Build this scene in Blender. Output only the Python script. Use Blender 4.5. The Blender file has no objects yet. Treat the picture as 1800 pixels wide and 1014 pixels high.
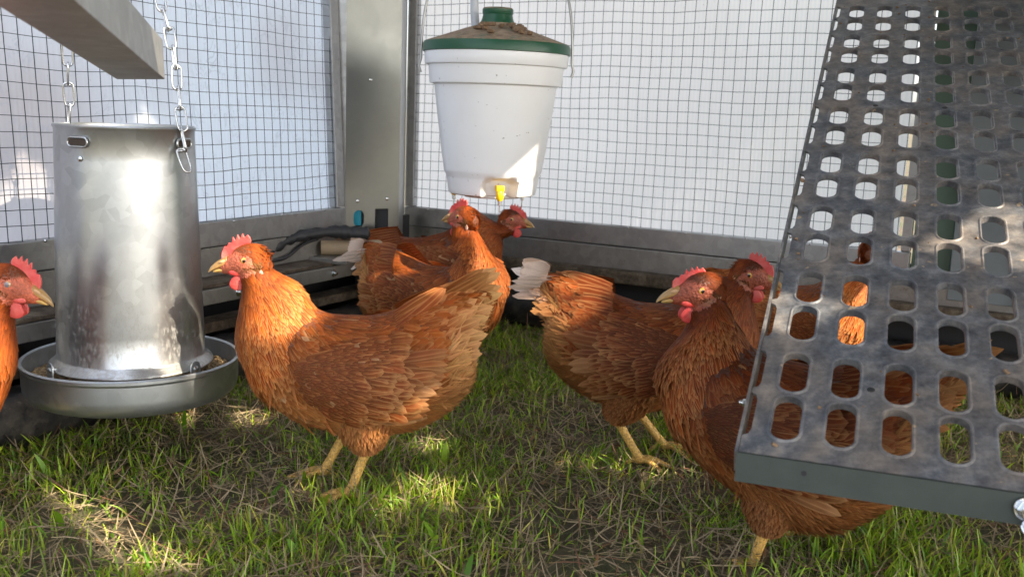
import bpy, bmesh, math, random
import numpy as np
from mathutils import Vector, Matrix, noise as mnoise
R_ = math.radians
rng = np.random.default_rng(7); random.seed(7)
scene = bpy.context.scene
C = scene.collection

# ------------------------------------------------------------ camera
CH = 0.56
RC = np.array([[0.99932562, 0.03671941, 0.0], [0.00643884, -0.17523438, 0.98450569], [0.03615046, -0.98384175, -0.17535263]])
cd = bpy.data.cameras.new('camera'); cam = bpy.data.objects.new('camera', cd); C.objects.link(cam)
right, up, back = RC[:, 0], -RC[:, 1], -RC[:, 2]
cam.matrix_world = Matrix(((right[0], up[0], back[0], 0), (right[1], up[1], back[1], 0), (right[2], up[2], back[2], CH), (0, 0, 0, 1)))
cd.sensor_width = 36; cd.lens = 35; cd.clip_start = 0.02; cd.clip_end = 500
cd.dof.use_dof = True; cd.dof.focus_distance = 1.5; cd.dof.aperture_fstop = 9
scene.camera = cam
# ------------------------------------------------------------ world, sun
SUN_AZ, SUN_EL = 125.0, 38.0
TO_SUN = np.array([math.sin(R_(SUN_AZ)) * math.cos(R_(SUN_EL)), math.cos(R_(SUN_AZ)) * math.cos(R_(SUN_EL)), math.sin(R_(SUN_EL))])
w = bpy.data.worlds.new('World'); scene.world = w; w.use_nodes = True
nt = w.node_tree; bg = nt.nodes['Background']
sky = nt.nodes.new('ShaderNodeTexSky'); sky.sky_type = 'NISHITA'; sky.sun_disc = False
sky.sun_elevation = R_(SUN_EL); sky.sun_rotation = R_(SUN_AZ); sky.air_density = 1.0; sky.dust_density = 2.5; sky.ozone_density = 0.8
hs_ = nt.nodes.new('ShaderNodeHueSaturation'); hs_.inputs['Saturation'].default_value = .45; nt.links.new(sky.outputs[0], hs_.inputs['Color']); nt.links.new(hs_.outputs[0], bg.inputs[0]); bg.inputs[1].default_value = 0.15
sl = bpy.data.lights.new('sun', 'SUN'); sl.energy = 3.9; sl.angle = R_(0.6); sl.color = (1.0, 0.86, 0.66)
so = bpy.data.objects.new('sun', sl); C.objects.link(so)
so.rotation_euler = Vector(-TO_SUN).to_track_quat('-Z', 'Y').to_euler()
scene.view_settings.view_transform = 'Standard'; scene.view_settings.look = 'None'
scene.view_settings.gamma = 1; scene.view_settings.exposure = 1.92
scene.cycles.max_bounces = 8; scene.cycles.transparent_max_bounces = 8

# ------------------------------------------------------------ helpers
def mesh_obj(name, V, F, mat=None, parent=None, uv=None, col=None, smooth=True):
    V = np.asarray(V, dtype=np.float32).reshape(-1, 3)
    me = bpy.data.meshes.new(name)
    if isinstance(F, np.ndarray):
        k = F.shape[1]; n = len(F)
        me.vertices.add(len(V)); me.vertices.foreach_set('co', V.ravel())
        me.loops.add(n * k); me.loops.foreach_set('vertex_index', F.astype(np.int32).ravel())
        me.polygons.add(n); me.polygons.foreach_set('loop_start', np.arange(0, n * k, k, dtype=np.int32))
        li = F.ravel()
    else:
        me.from_pydata(V.tolist(), [], [list(map(int, f)) for f in F])
        li = np.array([i for f in F for i in f])
    me.update(calc_edges=True)
    if uv is not None:
        l = me.uv_layers.new(name='uv'); l.data.foreach_set('uv', np.asarray(uv, dtype=np.float32)[li].ravel())
    if col is not None:
        a = me.color_attributes.new('Col', 'FLOAT_COLOR', 'POINT'); a.data.foreach_set('color', np.asarray(col, dtype=np.float32).ravel())
    me.polygons.foreach_set('use_smooth', np.full(len(me.polygons), smooth))
    me.validate(); me.update()
    o = bpy.data.objects.new(name, me); C.objects.link(o)
    if mat: me.materials.append(mat)
    if parent: o.parent = parent
    return o

class MB:
    """collects shapes, then links them as one mesh"""
    def __init__(s): s.V = []; s.F = []
    def add(s, V, F):
        n = len(s.V); s.V += [tuple(map(float, v)) for v in V]; s.F += [[i + n for i in f] for f in F]; return s
    def box(s, c, sz, M=None, bev=0.0):
        bm = bmesh.new(); bmesh.ops.create_cube(bm, size=1)
        for v in bm.verts: v.co = Vector((v.co.x * sz[0], v.co.y * sz[1], v.co.z * sz[2]))
        if bev: bmesh.ops.bevel(bm, geom=bm.edges[:], offset=bev, segments=2, affect='EDGES', profile=0.6)
        if M is None: M = Matrix.Identity(3)
        V = [M @ v.co + Vector(c) for v in bm.verts]; bm.verts.index_update(); F = [[v.index for v in f.verts] for f in bm.faces]; bm.free()
        return s.add(V, F)
    def obox(s, a, b, w_, h, up=(0, 0, 1), bev=0.0):
        """box from point a to b, width w_ sideways, height h along up"""
        a = Vector(a); b = Vector(b); x = (b - a); L = x.length; x.normalize(); y = Vector(up).cross(x).normalized(); z = x.cross(y)
        M = Matrix((x, y, z)).transposed(); return s.box((a + b) / 2, (L, w_, h), M, bev)
    def tube(s, P, r, k=8, closed=False, caps=True):
        P = [Vector(p) for p in P]; n = len(P)
        rs = r if hasattr(r, '__len__') else [r] * n
        V = []; F = []; ref = None
        for i, p in enumerate(P):
            t = (P[(i + 1) % n] - P[i - 1]) if closed else (P[min(i + 1, n - 1)] - P[max(i - 1, 0)])
            t.normalize()
            if ref is None:
                ref = t.orthogonal().normalized()
            ref = (ref - t * ref.dot(t)).normalized(); b = t.cross(ref)
            for j in range(k):
                a = 2 * math.pi * j / k; V.append(p + (ref * math.cos(a) + b * math.sin(a)) * rs[i])
        m = n if closed else n - 1
        for i in range(m):
            for j in range(k):
                i2 = (i + 1) % n; F.append([i * k + j, i * k + (j + 1) % k, i2 * k + (j + 1) % k, i2 * k + j])
        if caps and not closed:
            F.append(list(range(k))[::-1]); F.append([(n - 1) * k + j for j in range(k)])
        return s.add(V, F)
    def lathe(s, prof, c=(0, 0, 0), k=64, M=None):
        V = []; F = []; n = len(prof); M = M or Matrix.Identity(3)
        for (r, z) in prof:
            for j in range(k):
                a = 2 * math.pi * j / k; V.append(M @ Vector((r * math.cos(a), r * math.sin(a), z)) + Vector(c))
        for i in range(n - 1):
            for j in range(k): F.append([i * k + j, i * k + (j + 1) % k, (i + 1) * k + (j + 1) % k, (i + 1) * k + j])
        return s.add(V, F)
    def prism(s, poly, o, ux, uy, th):
        """extrude a planar outline by th along ux x uy, centred"""
        o = Vector(o); ux = Vector(ux); uy = Vector(uy); nrm = ux.cross(uy).normalized(); n = len(poly)
        V = [o + ux * x + uy * y + nrm * (th / 2) for x, y in poly] + [o + ux * x + uy * y - nrm * (th / 2) for x, y in poly]
        return s.add(V, [list(range(n)), list(range(n, 2 * n))[::-1]] + [[i, n + i, n + (i + 1) % n, (i + 1) % n] for i in range(n)])
    def build(s, name, mat, parent=None, smooth=False):
        o = mesh_obj(name, s.V, s.F, mat, parent, smooth=smooth)
        if smooth == 'auto': 
            pass
        return o

def auto_smooth(o, deg=35):
    me = o.data; bm = bmesh.new(); bm.from_mesh(me); bmesh.ops.recalc_face_normals(bm, faces=bm.faces)
    for e in bm.edges:
        if len(e.link_faces) == 2 and e.calc_face_angle(0) > R_(deg): e.smooth = False
    for f in bm.faces: f.smooth = True
    bm.to_mesh(me); bm.free(); return o

def tag(o, label=None, cat=None, group=None, kind=None):
    if label: o['label'] = label
    if cat: o['category'] = cat
    if group: o['group'] = group
    if kind: o['kind'] = kind
    return o
def empty(name, loc=(0, 0, 0), rz=0, label=None, cat=None, group=None):
    o = bpy.data.objects.new(name, None); C.objects.link(o); o.location = loc; o.rotation_euler = (0, 0, rz); o.empty_display_size = .05
    return tag(o, label, cat, group)

class NT:
    def __init__(s, name):
        s.m = bpy.data.materials.new(name); s.m.use_nodes = True; s.t = s.m.node_tree; s.n = s.t.nodes; s.b = s.n['Principled BSDF']; s.out = s.n['Material Output']
    def new(s, ty, ins=None, **kw):
        nd = s.n.new(ty)
        for k, v in kw.items(): setattr(nd, k, v)
        for k, v in (ins or {}).items(): s.set(nd.inputs[k], v)
        return nd
    def set(s, sock, v):
        if isinstance(v, bpy.types.NodeSocket): s.t.links.new(v, sock)
        else: sock.default_value = v
    def P(s, **kw):
        for k, v in kw.items(): s.set(s.b.inputs[k.replace('_', ' ')], v)
    def coord(s, which='Object'): return s.new('ShaderNodeTexCoord').outputs[which]
    def noise(s, scale, detail=6, rough=.6, vec=None, dist=0):
        nd = s.new('ShaderNodeTexNoise', {'Scale': scale, 'Detail': detail, 'Roughness': rough, 'Distortion': dist})
        s.set(nd.inputs['Vector'], vec if vec is not None else s.coord()); return nd.outputs['Fac']
    def ramp(s, fac, stops, interp='LINEAR'):
        nd = s.new('ShaderNodeValToRGB'); nd.color_ramp.interpolation = interp; e = nd.color_ramp.elements
        while len(e) < len(stops): e.new(.5)
        for x, (p, c) in zip(e, stops):
            x.position = p; x.color = c if hasattr(c, '__len__') and len(c) == 4 else ((*c, 1) if hasattr(c, '__len__') else (c, c, c, 1))
        s.set(nd.inputs[0], fac); return nd.outputs[0]
    def math(s, op, a, b=0.0, c=None, clamp=False):
        nd = s.new('ShaderNodeMath', operation=op, use_clamp=clamp); s.set(nd.inputs[0], a); s.set(nd.inputs[1], b)
        if c is not None: s.set(nd.inputs[2], c)
        return nd.outputs[0]
    def mix(s, f, a, b, mode='MIX'):
        nd = s.new('ShaderNodeMix', data_type='RGBA', blend_type=mode); s.set(nd.inputs['Factor'], f)
        s.set(nd.inputs[6], a if isinstance(a, bpy.types.NodeSocket) else (*a, 1)[:4]); s.set(nd.inputs[7], b if isinstance(b, bpy.types.NodeSocket) else (*b, 1)[:4]); return nd.outputs[2]
    def bump(s, h, strength=.3, dist=.002):
        nd = s.new('ShaderNodeBump', {'Strength': strength, 'Distance': dist, 'Height': h}); s.set(s.b.inputs['Normal'], nd.outputs[0])

def simple(name, col, rough=.6, metal=0, bump=None, var=.12, scale=30, **kw):
    m = NT(name); f = m.noise(scale)
    c = m.ramp(f, [(.3, tuple(x * (1 - var) for x in col)), (.7, tuple(min(1, x * (1 + var)) for x in col))])
    m.P(Base_Color=c, Roughness=rough, Metallic=metal, **kw)
    if bump: m.bump(m.noise(bump[0]), bump[1], bump[2] if len(bump) > 2 else .001)
    return m.m

def galv(name, base=.52, rough=.34, dirt=.25, mott=.55, sp_=.1, streak=False, tint=(1, 1, 1), dirtcol=(.22, .17, .12), zdirt=None):
    m = NT(name); co = m.coord()
    vo = m.new('ShaderNodeTexVoronoi', {'Scale': 60.0, 'Vector': co}, feature='F1'); sp = m.new('ShaderNodeSeparateColor', {0: vo.outputs['Color']}).outputs[0]
    n1 = m.noise(9, 8, .65, co); n2 = m.noise(55, 8, .7, co)
    a = m.ramp(sp, [(0, tuple(base * (1 - sp_) * t for t in tint)), (1, tuple(base * (1 + sp_) * t for t in tint))])
    a = m.mix(m.ramp(n1, [(.35, 0.0), (.75, mott)]), a, tuple(base * .62 * t for t in tint))
    dm = m.math('MULTIPLY', m.ramp(n2, [(.55, 0.0), (.68, 1.0)]), m.ramp(n1, [(.4, .15), (.65, 1.0)]))
    dm = m.math('MULTIPLY', dm, dirt)
    if zdirt:   # splashed dirt, denser towards the foot of the thing
        z = m.new('ShaderNodeSeparateXYZ', {0: co}).outputs[2]
        zz = m.new('ShaderNodeMapRange', {'Value': z, 'From Min': zdirt[1], 'From Max': zdirt[0], 'To Min': 0.0, 'To Max': 1.0}).outputs[0]
        st = m.new('ShaderNodeMapping', {'Vector': co, 'Scale': (1, 1, .45)}).outputs[0]
        n3 = m.noise(190, 10, .85, st)
        thr = m.math('SUBTRACT', m.math('ADD', n3, m.math('MULTIPLY', zz, .26)), .70)
        d2 = m.math('MULTIPLY', thr, 9.0, clamp=True)
        dm = m.math('MAXIMUM', dm, m.math('MULTIPLY', d2, zdirt[2]))
    col = m.mix(dm, a, dirtcol)
    m.P(Base_Color=col, Metallic=m.math('SUBTRACT', .95, m.math('MULTIPLY', dm, .9)), Roughness=m.math('ADD', m.math('MULTIPLY', n1, .22), rough - .1))
    m.bump(n2, .12, .0006)
    return m.m

M = {}
M['galv'] = galv('galvanised_steel', .42, .42, .45)
M['galv_dirty'] = galv('dirty_galvanised_steel', .38, .5, .9, tint=(1, .96, .9), dirtcol=(.17, .12, .075))
M['galv_bright'] = galv('feeder_steel', .58, .30, .25, tint=(.95, .98, 1), zdirt=(.13, .50, .62), dirtcol=(.30, .27, .23))
M['galv_tray'] = galv('tray_steel', .56, .42, .3, tint=(.92, .97, 1.0))
M['zinc'] = simple('bright_zinc', (.7, .72, .74), .22, 1.0, var=.1)
M['wire'] = simple('mesh_wire', (.035, .045, .05), .5, .4)
M['black'] = simple('black_rubber', (.018, .018, .02), .55, bump=(40, .3, .002))
M['green_plastic'] = None

# ------------------------------------------------------------ ground
def gz(x, y):
    return 0.010 * mnoise.noise(Vector((x * 2.1, y * 2.1, 3))) + 0.006 * mnoise.noise(Vector((x * 7, y * 7, 8)))
m = NT('soil_ground'); co = m.coord()
c = m.ramp(m.noise(7, 8, .7, co), [(.3, (.045, .032, .02)), (.5, (.11, .08, .05)), (.68, (.20, .155, .10))])
c = m.mix(m.ramp(m.noise(2.5, 5, .6, co), [(.42, 0.0), (.6, .6)]), c, (.05, .075, .02))
m.P(Base_Color=c, Roughness=.95); m.bump(m.noise(90, 8, .8, co), .8, .01); M['ground'] = m.m
xs = np.concatenate([[-150, -20, -6, -3], np.linspace(-1.6, 1.9, 150), [3, 6, 20, 150]]); ys = np.concatenate([[-150, -20, -5, -1], np.linspace(.3, 3.4, 140), [5, 10, 30, 150]])
V = [(x, y, gz(x, y) if -1.6 <= x <= 1.9 and .3 <= y <= 3.4 else 0) for y in ys for x in xs]
nx = len(xs); F = np.array([[j * nx + i, j * nx + i + 1, (j + 1) * nx + i + 1, (j + 1) * nx + i] for j in range(len(ys) - 1) for i in range(nx - 1)])
g = mesh_obj('ground', V, F, M['ground']); tag(g, kind='structure')

# ------------------------------------------------------------ grass
def inview(x, y, mrg=.12):
    d = (y - 0.0); return (np.abs(x) < .56 * np.maximum(d, .1) + mrg) & (y > .92)
def blades(name, n, Lr, Wr, region, colf, flat=False, label=None, cat=None, seed=1, mat=None, tuft=None):
    r = np.random.default_rng(seed)
    x = r.uniform(-1.7, 1.9, n * 4); y = r.uniform(.9, 3.25, n * 4)
    k = region(x, y, r); x, y = x[k][:n], y[k][:n]; n = len(x)
    gzv = np.array([gz(a, b) for a, b in zip(x, y)])
    L = r.uniform(*Lr, n) * (1 if tuft is None else tuft(x, y)); W = r.uniform(*Wr, n)
    az = r.uniform(0, 2 * math.pi, n)
    if flat: tilt = r.normal(80, 9, n); bend = r.normal(0, 25, n)
    else: tilt = np.abs(r.normal(12, 16, n)); bend = np.abs(r.normal(35, 25, n))
    vs = [0, .3, .6, .85, 1.0]; prof = [.8, 1, .85, .5, .05]
    P = np.stack([x, y, gzv - (.0 if not flat else -.002 - r.uniform(0, .012, n))], 1); V = []; uv = []
    pos = P.copy(); last = 0
    side = np.stack([-np.sin(az), np.cos(az), np.zeros(n)], 1)
    tw = r.normal(0, .5, n)
    for v, pf in zip(vs, prof):
        th = np.radians(tilt + bend * v); dv = (v - last); last = v
        d = np.stack([np.cos(az) * np.sin(th), np.sin(az) * np.sin(th), np.cos(th)], 1)
        pos = pos + d * (L * dv)[:, None]
        nn = np.cross(side, d); sd = side * np.cos(tw)[:, None] + nn * np.sin(tw)[:, None]
        q = pos.copy()
        if flat: q[:, 2] = np.maximum(q[:, 2], gzv + .001)
        for s_ in (-1, 1): V.append(q + sd * (W * pf * .5 * s_)[:, None]); uv.append(np.full((n, 2), (s_ * .5 + .5, v)))
    V = np.stack(V, 1); uv = np.stack(uv, 1); nv = len(vs) * 2
    f = np.array([[2 * i, 2 * i + 1, 2 * i + 3, 2 * i + 2] for i in range(len(vs) - 1)])
    F = (f[None] + (np.arange(n) * nv)[:, None, None]).reshape(-1, 4)
    col = np.repeat(colf(x, y, r)[:, None, :], nv, 1).reshape(-1, 4)
    return tag(mesh_obj(name, V, F, mat, uv=uv.reshape(-1, 2), col=col), label, cat, kind='stuff')
def leafmat(name, trans=.35, rough=.5):
    m = NT(name); a = m.new('ShaderNodeAttribute', attribute_name='Col').outputs['Color']
    u = m.new('ShaderNodeUVMap', uv_map='uv').outputs[0]; v = m.new('ShaderNodeSeparateXYZ', {0: u}).outputs[1]
    c = m.mix(m.ramp(v, [(0, .45), (.35, 0.0)]), a, (.30, .26, .10)); c = m.mix(m.ramp(v, [(.85, 0.0), (1, .35)]), c, (.34, .26, .11))
    m.P(Base_Color=c, Roughness=rough); tr = m.new('ShaderNodeBsdfTranslucent', {'Color': c})
    mx = m.new('ShaderNodeMixShader', {0: trans, 1: m.b.outputs[0], 2: tr.outputs[0]}); m.t.links.new(mx.outputs[0], m.out.inputs[0]); return m.m
M['grass'] = leafmat('grass_blade', .4, .42); M['thatch'] = leafmat('dry_thatch', .15, .8)
def pn(x, y, s, z=0): return np.array([mnoise.noise(Vector((a * s, b * s, z))) for a, b in zip(x, y)])
def greg(x, y, r):
    d = pn(x, y, 3.2, 1) * .9 + pn(x, y, 9, 5) * .6 + .42 + np.clip((y - 1.9) * .5, 0, .5)
    return inview(x, y) & (r.uniform(0, 1, len(x)) < np.clip(d, .12, 1))
def gcol(x, y, r):
    n = len(x); t = r.uniform(0, 1, (n, 1)); h = r.uniform(0, 1, (n, 1))
    a = np.array([[.065, .17, .009]]); b = np.array([[.27, .36, .020]]); c_ = np.array([[.32, .30, .055]])
    c = a * (1 - t) + b * t; c = np.where(h > .86, c_, c); c *= r.uniform(1.0, 1.75, (n, 1)); return np.concatenate([c, np.ones((n, 1))], 1)
def tcol(x, y, r):
    n = len(x); t = r.uniform(0, 1, (n, 1)); c = np.array([[.13, .095, .055]]) * (1 - t) + np.array([[.36, .28, .17]]) * t
    c = np.where(r.uniform(0, 1, (n, 1)) > .85, np.array([[.16, .075, .04]]), c); return np.concatenate([c, np.ones((n, 1))], 1)
blades('grass', 98000, (.011, .048), (.0013, .0031), greg, gcol, seed=2, mat=M['grass'], label='short green grass growing in tufts inside the coop', cat='grass', tuft=lambda x, y: .75 + .5 * np.clip(pn(x, y, 5, 2) + .4, 0, 1))
blades('dry_thatch', 50000, (.02, .075), (.0010, .0024), lambda x, y, r: inview(x, y), tcol, flat=True, seed=3, mat=M['thatch'], label='dry straw coloured thatch lying between the grass blades', cat='dry grass')
blades('dead_leaf_bits', 420, (.012, .030), (.004, .009), lambda x, y, r: inview(x, y), lambda x, y, r: np.concatenate([np.array([[.22, .11, .05]]) * r.uniform(.5, 1.6, (len(x), 1)), np.ones((len(x), 1))], 1), flat=True, seed=9, mat=M['thatch'], label='small brown dead leaf bits lying on the thatch', cat='leaf litter')
blades('broad_leaf_weeds', 700, (.02, .05), (.006, .011), greg, gcol, seed=5, mat=M['grass'], label='broad green weed leaves scattered among the grass', cat='weeds')

# ------------------------------------------------------------ coop walls
D1 = np.array([0.88417364, -0.46715841, 0]); D2 = np.array([0.46715841, 0.88417364, 0])
RP = np.array([-.31, 2.75, 0]); LP = np.array([-.416, 2.35, 0])
N1 = np.array([-0.46715841, -0.88417364, 0])      # right wall inward (towards camera)
N2 = np.array([0.88417364, -0.46715841, 0])       # left wall inward
def sheetmat(name, base, stain_shade, seed):
    m = NT(name); co = m.coord('Object')
    a = m.noise(1.3, 3, .5, m.new('ShaderNodeMapping', {'Vector': co, 'Location': (seed, 0, 0)}).outputs[0])
    c = m.mix(m.ramp(a, [(.44, 0.0), (.56, stain_shade)]), base, (.47, .39, .38))  # brownish blotches: stains plus blurred shadow shapes painted into the sheet colour
    vo = m.new('ShaderNodeTexVoronoi', {'Scale': 38.0, 'Vector': m.new('ShaderNodeMapping', {'Vector': co, 'Scale': (1, 1, 1)}).outputs[0]}, feature='DISTANCE_TO_EDGE')
    nz_ = m.noise(26, 3, .6, m.new('ShaderNodeMapping', {'Vector': co, 'Scale': (1, 1, .6)}).outputs[0], 1.2); dr = m.math('MULTIPLY', m.ramp(nz_, [(.47, 0.0), (.495, 1.0), (.52, 0.0)]), stain_shade * .7)
    dr = m.math('MULTIPLY', dr, m.ramp(m.noise(14, 4, .6, co), [(.45, 0.0), (.6, 1.0)]))
    c = m.mix(dr, c, (.42, .45, .52))
    spk = m.ramp(m.noise(160, 2, .5, co), [(.74, 0.0), (.78, .5)]); c = m.mix(spk, c, (.35, .3, .25))
    dd = D1 if seed == 0 else D2; sx = m.new('ShaderNodeVectorMath', {0: co, 1: tuple(dd)}, operation='DOT_PRODUCT').outputs['Value']
    fl_ = m.math('MULTIPLY_ADD', m.math('SINE', m.math('MULTIPLY', sx, 6.283 / .009)), .5, .5); c = m.mix(m.math('MULTIPLY', fl_, .16), c, (.62, .64, .70))
    m.P(Base_Color=c, Roughness=.35); tr = m.new('ShaderNodeBsdfTranslucent', {'Color': c})
    mx = m.new('ShaderNodeMixShader', {0: .72, 1: m.b.outputs[0], 2: tr.outputs[0]}); m.t.links.new(mx.outputs[0], m.out.inputs[0]); return m.m
M['sheetR'] = sheetmat('translucent_sheet', (.95, .92, .90), .12, 0)
M['sheetL'] = sheetmat('wet_translucent_sheet', (.78, .83, .92), .7, 4)
def wall_thing(root, P0, D, NI, s0, s1, z0, z1, lean=0.0, sheet=None, seed=0, stile0=.03, stile1=.03, sheet_s1=None, rail=.05, wave=.004):
    P0 = np.array(P0); D = np.array(D); NI = np.array(NI)
    def pt(s, z, off=0): return P0 + D * s + NI * (off - lean * (z - z0)) + np.array([0, 0, z])
    r = random.Random(seed)
    wm = MB(); q = .0254
    ns = int((s1 - s0) / q); nz = int((z1 - z0) / q)
    for i in range(ns + 1):
        s = s0 + i * q; P = []
        for j in range(0, nz + 1, 2):
            z = z0 + j * q; o = .5 * wave * mnoise.noise(Vector((s * 5, z * 5, seed))); P.append(pt(s + wave * mnoise.noise(Vector((s * 4, z * 6, seed + 3))), z, .012 + o))
        wm.tube(P, .0008, 4, caps=False)
    for j in range(nz + 1):
        z = z0 + j * q; P = []
        for i in range(0, ns + 1, 2):
            s = s0 + i * q; o = .5 * wave * mnoise.noise(Vector((s * 5, z * 5, seed))); P.append(pt(s, z + 1.3 * wave * mnoise.noise(Vector((s * 6, z * 9, seed + 5))), .0136 + o))
        wm.tube(P, .0008, 4, caps=False)
    wm.build('wire_mesh', M['wire'], root)
    # plastic sheet, ribbed
    e = sheet_s1 or s1; n = int((e - s0) / .004); V = []; 
    for i in range(n + 1):
        s = s0 - .02 + (e - s0 + .02) * i / n; off = -.012 + (.0004 if (i % 3 == 0) else 0)
        V += [pt(s, z0 - .01, off), pt(s, z1, off)]
    mesh_obj('plastic_sheet', V, [[2 * i, 2 * i + 2, 2 * i + 3, 2 * i + 1] for i in range(n)], sheet, root, smooth=False)
    fr = MB(); upv = Vector((0, 0, 1))
    fr.obox(pt(s0 - stile0, z0 - rail / 2, .006), pt(s1 + stile1, z0 - rail / 2, .006), .026, rail, bev=.002); fr.build('bottom_rail', M['galv'], root)
    for a, b in ((s0 - stile0, s0), (s1, s1 + stile1)):
        st = MB(); A = pt((a + b) / 2, z0 + .0015, .006); B = pt((a + b) / 2, z1, .006)
        st.obox(A, B, b - a - .001, .024, up=tuple(NI), bev=.002); st.build('stile', M['galv'], root)
    for s in np.arange(s0 + .05, s1, .145):   # staples
        sc = MB(); p = pt(s, z0 - .002 + r.uniform(-.001, .002), .0215); sc.lathe([(0, .002), (.0022, .0015), (.0028, 0)], p, 8, Vector(NI).to_track_quat('Z', 'Y').to_matrix()); sc.build('screw', M['zinc'], root, True)
ZR, ZL = .292, .322
rw = empty('mesh_wall', RP + D1 * .05, 0, 'wire mesh wall panel on the right backed by clean white plastic sheeting', 'wall panel')
def rel(root):
    return np.array(root.location)
wall_thing(rw, RP - rel(rw), D1, N1, .045, 1.30, ZR, 1.20, 0, M['sheetR'], 1, .028, .02, 1.29)
lw = empty('mesh_wall', LP, 0, 'wire mesh wall panel on the left backed by stained bluish plastic sheeting with blurred shadows painted in', 'wall panel')
wall_thing(lw, LP - rel(lw), -D2, N2, .03, 1.45, ZL, 1.25, .05, M['sheetL'], 2, .03, .03, wave=.0045)

# sills below the panels
def plate(name, label, P0, D, NI, s0, s1, z0, z1, off, th, mat, cat='plate', bev=.002, bolts=(), parent=None):
    P0 = np.array(P0)
    a = P0 + D * s0 + NI * (off - th / 2); b = P0 + D * s1 + NI * (off - th / 2); z = (z0 + z1) / 2
    a = a + [0, 0, z]; b = b + [0, 0, z]
    o = MB().obox(a, b, th, z1 - z0, bev=bev).build(name, mat)
    tag(o, label, cat)
    for s in bolts:
        k = MB(); p = P0 + D * s + NI * (off + .0005) + [0, 0, z]; Mx = Vector(NI).to_track_quat('Z', 'Y').to_matrix()
        k.lathe([(.0085, 0), (.0085, .0015), (.006, .0018), (.006, .006), (.0045, .0065), (.0035, .0065), (.0035, .011), (0, .0115)], p, 12, Mx)
        bo = k.build('bolt', M['zinc'], o); auto_smooth(bo)
    return o
m = NT('muddy_wood'); co = m.coord(); n1 = m.noise(30, 9, .75, co)
c = m.ramp(n1, [(.3, (.03, .018, .010)), (.45, (.065, .045, .030)), (.6, (.14, .11, .075)), (.75, (.24, .20, .15))])
m.P(Base_Color=c, Roughness=.9); m.bump(n1, .8, .004); M['wood'] = m.m
plate('lower_sill', 'galvanised lower sill plate beneath the right mesh wall', RP, D1, N1, .0, 1.75, .185, ZR - .052, .016, .004, M['galv_dirty'], 'sill')
plate('muddy_beam', 'mud caked wooden beam along the foot of the right wall', RP, D1, N1, -.02, 1.75, .155, .186, .05, .06, M['wood'], 'beam', .006)
plate('lower_sill', 'galvanised lower sill plate beneath the left mesh wall', LP, -D2, N2, -.02, 1.5, .212, ZL - .052, .016, .004, M['galv_dirty'], 'sill')
plate('muddy_ledge', 'mud covered ledge on the left wall behind the feeder', LP, -D2, N2, -.05, 1.5, .203, .211, .075, .075, M['wood'], 'ledge', .002)
plate('bolted_rail', 'galvanised rail with hex bolts under the left mesh wall', LP, -D2, N2, -.02, 1.5, .172, .202, .078, .02, M['galv_dirty'], 'rail', .002, bolts=(.12, .42, .78, .83))
m = NT('black_pipe_dirt'); co = m.coord(); n1 = m.noise(22, 9, .75, co)
c = m.ramp(n1, [(.45, (.012, .012, .013)), (.62, (.06, .05, .04)), (.75, (.22, .18, .13))]); m.P(Base_Color=c, Roughness=m.ramp(n1, [(.4, .35), (.7, .9)])); m.bump(n1, .6, .004); M['pipe'] = m.m
def skid(label, P0, D, NI, s0, s1, z, r, off):
    P = [np.array(P0) + D * (s0 + (s1 - s0) * i / 24) + NI * off + [0, 0, z + .003 * math.sin(i * 1.7)] for i in range(25)]
    return tag(auto_smooth(MB().tube(P, r, 20).build('base_tube', M['pipe'])), label, 'tube')
skid('dirty black base tube lying in the grass under the right wall', RP, D1, N1, -.1, 1.8, .058, .046, .02)
skid('dirty black base tube lying in the grass under the left wall', LP, -D2, N2, -.1, 1.5, .050, .05, .06)
tag(MB().obox(LP - D2 * -.1 + N2 * .03 + [0, 0, .12], LP - D2 * 1.5 + N2 * .03 + [0, 0, .12], .05, .02, bev=.002).build('brown_batten', M['wood']), 'brown wooden batten in the gap below the bolted rail', 'batten')
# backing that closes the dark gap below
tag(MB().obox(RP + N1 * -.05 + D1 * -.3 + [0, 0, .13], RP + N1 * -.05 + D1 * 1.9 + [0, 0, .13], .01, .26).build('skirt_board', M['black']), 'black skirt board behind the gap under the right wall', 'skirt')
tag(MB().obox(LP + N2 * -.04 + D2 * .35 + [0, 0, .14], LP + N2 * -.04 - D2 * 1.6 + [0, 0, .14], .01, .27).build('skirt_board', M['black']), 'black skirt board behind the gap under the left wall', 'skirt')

# corner post
post = empty('corner_post', (-.34, 2.40, 0), 0, 'wide galvanised sheet steel corner post between the two mesh walls', 'post')
PL = Vector((-.403, 2.36, 0)) - Vector(post.location); PR = Vector((-.283, 2.425, 0)) - Vector(post.location)
ax = (PR - PL).normalized(); Lp = (PR - PL).length
def holed_plate(x0, x1, z0, z1, holes):
    """flat plate with rounded openings, as strips"""
    mb = MB(); 
    bm = bmesh.new()
    return mb
z0p, z1p = .245, 1.3
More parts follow.
